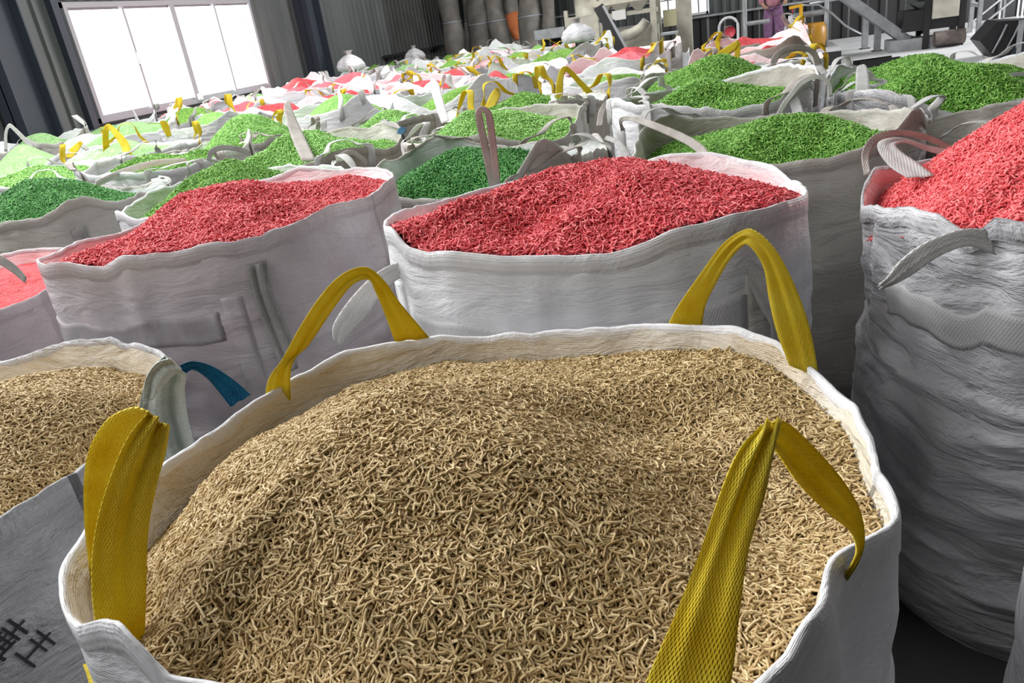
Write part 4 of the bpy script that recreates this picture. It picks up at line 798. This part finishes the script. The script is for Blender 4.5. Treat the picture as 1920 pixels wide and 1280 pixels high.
# hoop trolley
p = Q(1366, 60, 18.6); r = empty('hoop_trolley', (p[0], 18.6, PZ), 'white arched hoop stand with a red disc in front of the back wall', 'trolley')
pts = [(p[0]-.20, 18.6, PZ)]+[(p[0]-.20*math.cos(t), 18.6, 1.02+.20*math.sin(t)) for t in np.linspace(0, math.pi, 12)]+[(p[0]+.20, 18.6, PZ)]
MB().tube(pts, .03, 8).build('hoop', M_alu, r, True); MB().lathe((p[0], 18.6, PZ), [(.26, 0), (.26, .05), (.05, .06)], 16).build('base', M_dark, r, True)
MB().tube([(p[0]+.03, 18.57, .92), (p[0]+.03, 18.63, .92)], .12, 16).build('red_disc', M_red, r, True); MB().box((p[0]-.02, 18.62, .80), (.16, .04, .5)).build('panel', M_sleeve, r)
# worker, seen from the chest down
def skinned(name, verts, edges, m, parent, sub=2, root=0):
    me = bpy.data.meshes.new(name); o = link(name, me, parent); off = wpos(parent)
    me.from_pydata([tuple(np.array(v[:3])-off) for v in verts], edges, []); me.materials.append(m)
    sk = o.modifiers.new('skin', 'SKIN'); sk.use_smooth_shade = True
    for i, v in enumerate(verts): me.skin_vertices[0].data[i].radius = (v[3], v[4] if len(v) > 4 else v[3]); me.skin_vertices[0].data[i].use_root = (i == root)
    sb = o.modifiers.new('sub', 'SUBSURF'); sb.levels = sub; sb.render_levels = sub; return o
wx, wy = Q(1450, 40, 19.3)[0], 19.3; B0 = PZ
W_ = empty('person', (wx, wy, B0), 'person in dusty pink top and purple trousers standing on the platform', 'person')
V = [(wx, wy, B0+.92, .15, .12), (wx, wy, B0+1.12, .13, .10), (wx, wy, B0+1.32, .16, .10), (wx, wy, B0+1.44, .06, .055), (wx+.01, wy-.02, B0+1.52, .055, .055), (wx+.02, wy-.03, B0+1.60, .085, .10), (wx+.02, wy-.03, B0+1.70, .07, .085),
     (wx-.09, wy, B0+.82, .10, .10), (wx-.10, wy-.03, B0+.48, .065, .07), (wx-.10, wy+.01, B0+.10, .045, .045), (wx-.10, wy-.10, B0+.04, .04, .035),
     (wx+.09, wy, B0+.82, .10, .10), (wx+.11, wy-.01, B0+.48, .065, .07), (wx+.12, wy+.03, B0+.10, .045, .045), (wx+.13, wy-.08, B0+.04, .04, .035),
     (wx-.19, wy, B0+1.36, .055, .055), (wx-.26, wy-.04, B0+1.10, .045, .045), (wx-.20, wy-.22, B0+.98, .035, .035), (wx-.17, wy-.29, B0+.97, .022, .035),
     (wx+.19, wy, B0+1.36, .055, .055), (wx+.27, wy-.02, B0+1.10, .045, .045), (wx+.24, wy-.20, B0+1.02, .035, .035), (wx+.22, wy-.28, B0+1.02, .022, .035)]
skinned('body', V, [(0, 1), (1, 2), (2, 3), (3, 4), (4, 5), (5, 6), (0, 7), (7, 8), (8, 9), (9, 10), (0, 11), (11, 12), (12, 13), (13, 14), (2, 15), (15, 16), (16, 17), (17, 18), (2, 19), (19, 20), (20, 21), (21, 22)], M_skin, W_)
V = [(wx, wy, B0+1.10, .185, .14), (wx-.10, wy, B0+.82, .13, .13), (wx-.11, wy-.03, B0+.48, .115, .115), (wx-.11, wy+.01, B0+.13, .09, .09), (wx+.10, wy, B0+.82, .13, .13), (wx+.12, wy-.01, B0+.48, .115, .115), (wx+.13, wy+.03, B0+.13, .09, .09)]
skinned('trousers', V, [(0, 1), (1, 2), (2, 3), (0, 4), (4, 5), (5, 6)], M_purple, W_)
V = [(wx-.01, wy, B0+.90, .235, .19), (wx, wy, B0+1.12, .20, .16), (wx, wy, B0+1.34, .21, .15), (wx, wy, B0+1.43, .09, .08), (wx-.20, wy, B0+1.36, .08, .08), (wx-.265, wy-.03, B0+1.12, .07, .07), (wx-.23, wy-.13, B0+1.03, .055, .055), (wx+.20, wy, B0+1.36, .08, .08), (wx+.275, wy-.01, B0+1.12, .07, .07), (wx+.255, wy-.12, B0+1.05, .055, .055)]
skinned('tunic', V, [(0, 1), (1, 2), (2, 3), (2, 4), (4, 5), (5, 6), (2, 7), (7, 8), (8, 9)], M_pinktop, W_)
MB().lathe((wx+.02, wy-.01, B0+1.58), [(.088, -.02), (.105, .05), (.10, .12), (.06, .17), (.01, .19)], 18).build('headscarf', M_purple, W_, True)
for sx in (-.10, .13):
    MB().lathe((wx+sx, wy-.04, B0+.0), [(.06, 0), (.065, .03), (.055, .08), (.04, .11)], 12).build('shoe', M_shoe, W_, True)
hx_, hy_ = wx+.02, wy-.03
MB().tube([(hx_, hy_-.09, B0+1.63), (hx_, hy_-.118, B0+1.59)], [.008, .016], 8).build('nose', M_skin, W_, True)
for sx in (-.034, .034): MB().tube([(hx_+sx, hy_-.088, B0+1.635), (hx_+sx, hy_-.10, B0+1.635)], .009, 8).build('eye', M_shoe, W_, True)
MB().box((hx_, hy_-.092, B0+1.555), (.045, .012, .010)).build('mouth', M_red, W_)
for hx2, hz in ((wx-.17, B0+.97), (wx+.22, B0+1.02)):
    for k in range(4):
        f0 = np.array([hx2-.03+.02*k, wy-.30, hz]); L_ = (.06, .072, .068, .05)[k]
        MB().tube([f0, f0+[0, -L_*.6, -.012], f0+[0, -L_*.9, -.04]], [.010, .009, .007], 6).build('finger', M_skin, W_, True)
    MB().tube([(hx2+.035, wy-.27, hz), (hx2+.055, wy-.30, hz-.02), (hx2+.05, wy-.325, hz-.04)], [.011, .010, .008], 6).build('thumb', M_skin, W_, True)
# yellow hoist on the frame, straps heap, amber bin, white jug
Y = 18.5; a = Q(1502, 10, Y); r = empty('yellow_hoist', (a[0], Y, PZ), 'orange-yellow angular hoist arm right of the worker', 'hoist')
c = Q(1503, 72, Y); MB().beam((a[0], Y, PZ), (a[0], Y, a[2]), .07).build('mast', M_yelp, r); MB().beam((a[0]+.03, Y, a[2]), (a[0]-.24, Y, a[2]-.02), .06).build('arm', M_yelp, r)
MB().beam((a[0]-.17, Y, a[2]), (a[0]-.17, Y, a[2]-.12), .03).build('hook_block', M_red, r); MB().beam((a[0]+.02, Y-.1, PZ), (a[0]+.02, Y-.1, .95), .16, .12).build('motor_case', M_dark, r)
p = Q(1527, 72, 18.7); tag(MB().lathe((p[0], 18.7, PZ), [(.14, 0), (.22, .05), (.25, .25), (.24, .42), (.19, .52), (.17, .53), (.18, .40), (.2, .1), (.02, .06)], 24).build('amber_tub', M_amber, None, True, base=(p[0], 18.7, PZ)), 'amber-brown plastic tub at the right end of the platform', 'tub')
p = Q(1482, 50, 18.6); r = empty('white_jug', (p[0], 18.6, PZ), 'translucent white jug between the worker and the hoist', 'jug')
MB().lathe((p[0], 18.6, PZ), [(.11, 0), (.13, .04), (.13, .5), (.10, .62), (.045, .68), (.045, .74)], 16).build('jug_body', M_alu, r, True); MB().tube([(p[0]+.05, 18.6, PZ+.70), (p[0]+.15, 18.6, PZ+.66), (p[0]+.14, 18.6, PZ+.45)], .015, 6).build('handle', M_alu, r, True)
# conveyor at the right
Y = 19.8; cv = empty('belt_conveyor', (3.9, Y, 0), 'dark grey inclined belt conveyor with a roller end on the bright floor', 'conveyor')
a = Q(1575, -12, Y); c = Q(1706, 84, Y)
for dy in (-.32, .32): MB().beam((a[0], Y+dy, a[2]), (c[0], Y+dy, max(.12, c[2])), .05, .20).build('side_rail', M_grey, cv)
MB().beam((a[0], Y, a[2]+.02), (c[0], Y, max(.14, c[2])+.02), .58, .05).build('belt', M_dark, cv)
for (px, pt, pb) in ((1621, 22, 92), (1644, 44, 96)):
    p = onz(px, pb, 0); t_ = Q(px, pt, p[1]); MB().beam((p[0], p[1], 0), (p[0], p[1], t_[2]), .13, .16).build('leg', M_grey, cv); MB().box((p[0], p[1], .01), (.22, .24, .02)).build('foot_plate', M_dark, cv)
p0 = onz(1621, 92, 0); p1 = onz(1644, 96, 0); MB().beam((p0[0], p0[1], .82), (p1[0], p1[1], .62), .10).build('cross_brace', M_grey, cv)
MB().tube([(c[0], Y-.36, .16), (c[0], Y+.36, .16)], .12, 16).build('roller', M_steel, cv, True)
# machine body above the conveyor end
m0 = onz(1780, 80, 0); m1 = onz(1682, 92, 0); Ym = 19.6
mm = empty('feed_machine', ((m0[0]+m1[0])/2, Ym, 0), 'black feed machine with a beige hopper and a dusty drum at its foot', 'machine')
xa, xb = m1[0]-.1, m0[0]
MB().box(((xa+xb)/2-.1, Ym, .13), (xb-xa+.2, .7, .24)).build('base_plinth', M_grey, mm)
for x_ in (xa+.5, xb): 
    for dy in (-.35, .35): MB().beam((x_, Ym+dy, 0), (x_, Ym+dy, 1.3), .12).build('leg', M_dark, mm)
zz = Q(1730, 40, Ym)[2]
MB().box(((xa+.1+xb)/2, Ym, zz+.05), (xb-xa, .75, .42)).build('body', M_dark, mm)
MB().add([(xa+.15, Ym-.4, zz+.42), (xb-.2, Ym-.4, zz+.42), (xb-.2, Ym+.4, zz+.42), (xa+.15, Ym+.4, zz+.42), (xa+.6, Ym-.2, zz+.12), (xb-.5, Ym-.2, zz+.12), (xb-.5, Ym+.2, zz+.12), (xa+.6, Ym+.2, zz+.12)], [(0, 1, 5, 4), (1, 2, 6, 5), (2, 3, 7, 6), (3, 0, 4, 7), (4, 5, 6, 7)]).build('hopper', M_sheet, mm)
MB().box(((xa+xb)/2+.25, Ym-.42, zz+.26), (.5, .1, .42)).build('guard', M_cream, mm)
MB().tube([((xa+xb)/2+.05, Ym-.5, .20), (xb+.05, Ym-.5, .20)], [.15, .15], 18).build('dusty_drum', noisy(mat('brown_dust', (.1, .08, .07), .9), (.08, .065, .06), (.15, .12, .11), 8), mm, True)
for k in range(3): MB().box(((xa+xb)/2-.05+.32*k, Ym-.39, zz-.25), (.26, .03, .04)).build('slot_plate', M_alu, mm)
MB().box(((xa+xb)/2+.1, Ym, zz+1.0), (.5, .6, .8)).build('upper_case', M_dark, mm)
# steel stand with diagonal braces, stool, black machine at the far right
p0 = onz(1818, 62, 0); p1 = onz(1833, 68, 0); st = empty('steel_stand', (p1[0], p1[1], 0), 'slim grey steel stand with slanting braces on the bright floor', 'stand')
for p in (p0, p1): MB().beam((p[0], p[1], 0), (p[0], p[1], 2.8), .09).build('post', M_grey, st)
z_ = Q(1825, 12, p1[1])[2]; MB().beam((p0[0], p0[1], z_), (p1[0], p1[1], z_), .08).build('cross_bar', M_alu, st)
MB().beam((p0[0], p0[1], .22), (p0[0]+1.3, p0[1]+.5, 1.1), .04).build('brace', M_grey, st); MB().beam((p1[0], p1[1], .18), (p1[0]+1.3, p1[1]+.4, 1.1), .04).build('brace', M_grey, st)
for x_ in (.62, 1.3): MB().beam((p1[0]+x_, p1[1]+.5, 0), (p1[0]+x_, p1[1]+.5, 1.6), .04).build('upright', M_grey, st)
p = onz(1893, 45, 0); p = np.array([min(p[0], 8), min(p[1], 24), 0]); r = empty('white_stool', p, 'small white stool on the bright floor at the upper right corner', 'stool')
MB().box(p+[0, 0, .62], (.5, .45, .05)).build('seat', M_alu, r)
for dx in (-.2, .2):
    for dy in (-.17, .17): MB().beam(p+[dx, dy, 0], p+[dx, dy, .6], .04).build('leg', M_alu, r)
p = onz(1885, 104, 0); bm_ = empty('black_machine', (p[0], p[1], 0), 'black angular machine with a slanting arm at the right edge', 'machine')
MB().add([p+np.array(v) for v in [(-.5, -.3, .32), (-.25, -.3, 0.0), (.55, -.3, 0.0), (.6, -.3, .55), (-.25, -.3, .62), (-.5, .4, .32), (-.25, .4, 0), (.55, .4, 0), (.6, .4, .55), (-.25, .4, .62)]], [(0, 1, 2, 3, 4), (9, 8, 7, 6, 5), (0, 5, 6, 1), (1, 6, 7, 2), (2, 7, 8, 3), (3, 8, 9, 4), (4, 9, 5, 0)]).build('housing', M_dark, bm_)
for k in range(4): MB().tube([p+[-.3+.2*k, -.33, .1], p+[-.2+.2*k, -.36, .35], p+[-.12+.2*k, -.33, .55]], .018, 6).build('bent_rod', M_grey, bm_, True)
MB().beam(p+[.05, -.45, 0], p+[.95, -.45, 2.0], .14, .2).build('slanting_arm', M_navy, bm_); MB().beam(p+[.42, -.5, 0], p+[1.15, -.5, 1.7], .08, .1).build('slanting_arm', M_grey, bm_)
MB().beam(p+[.05, -.5, 0], p+[.05, -.5, .6], .07).build('leg', M_grey, bm_)
# things on the floor behind the upper right bag
p = onz(1628, 128, 0); p[1] -= 4.2; p = onz(1630, 118, .35); r = empty('channel_trough', (p[0], p[1], 0), 'short black steel channel propped behind the upper right green bag', 'channel')
for (dz, dy) in ((.0, 0), ): 
    MB().box((p[0]+.1, p[1], .30), (.62, .26, .03), .25).build('web_plate', M_dark, r)
    for s_ in (-.15, .15): MB().box((p[0]+.1-s_*.25, p[1]+s_, .35), (.62, .03, .11), .25).build('flange', M_dark, r)
for dx in (-.1, .28): MB().box((p[0]+dx, p[1], .142), (.12, .3, .284)).build('support_block', M_dark, r)
# tied white sacks among the far rows
def sack(px, py, Yp, z, r, lab, knot=True, m=None):
    p = Q(px, py, Yp); z0 = z
    if Yp > 9:
        q = min(FB, key=lambda f: math.hypot(f[0]-p[0], f[1]-Yp)); p = np.array([q[0], q[1], 0.]); Yp = q[1]; z0 = q[2]+.10
    root = empty('tied_sack', (p[0], Yp, z0), lab, 'sack', 'loosely tied sacks')
    V = []; F = []; prof = [(.75, 0), (1, .12), (1.02, .35), (.85, .62), (.5, .85), (.16, 1.0), (.22, 1.1), (.34, 1.22)]
    for i, (k, h) in enumerate(prof):
        for j in range(28):
            t = 2*math.pi*j/28; rr = r*k*(1+.10*math.sin(t*5+i*.5)+.05*math.sin(t*9+i)); V.append((p[0]+rr*math.cos(t), Yp+rr*math.sin(t), z0+h*r*1.15))
    for i in range(len(prof)-1):
        for j in range(28): F.append((i*28+j, i*28+(j+1) % 28, (i+1)*28+(j+1) % 28, (i+1)*28+j))
    F.append(tuple(range(28))[::-1])
    mesh('sack_cloth', V, F, m or FAB['white'], root, uv=[(v[0], v[2]) for v in V])
    MB().tube([(p[0]+r*.19*math.cos(t), Yp+r*.19*math.sin(t), z0+r*1.15) for t in np.linspace(0, 6.28, 14)], .012, 6).build('tie_cord', WEB['grey'], root, True)

sack(835, 92, 19.6, 1.22, .26, 'knotted white sack standing tall before the dark corner of the hall')
sack(1085, 98, 13.2, 1.05, .27, 'tied pale grey sack in front of the slanting chute', m=FAB['cool'])
sack(1310, 92, 13.6, 1.05, .24, 'crumpled off-white sack in front of the pale column', m=FAB['warm'])
sack(1588, 130, 7.6, .62, .24, 'round white sack on the bright floor left of the upright strap')
sack(690, 140, 16.0, 1.12, .30, 'white sack lying on the far bags before the corrugated wall')
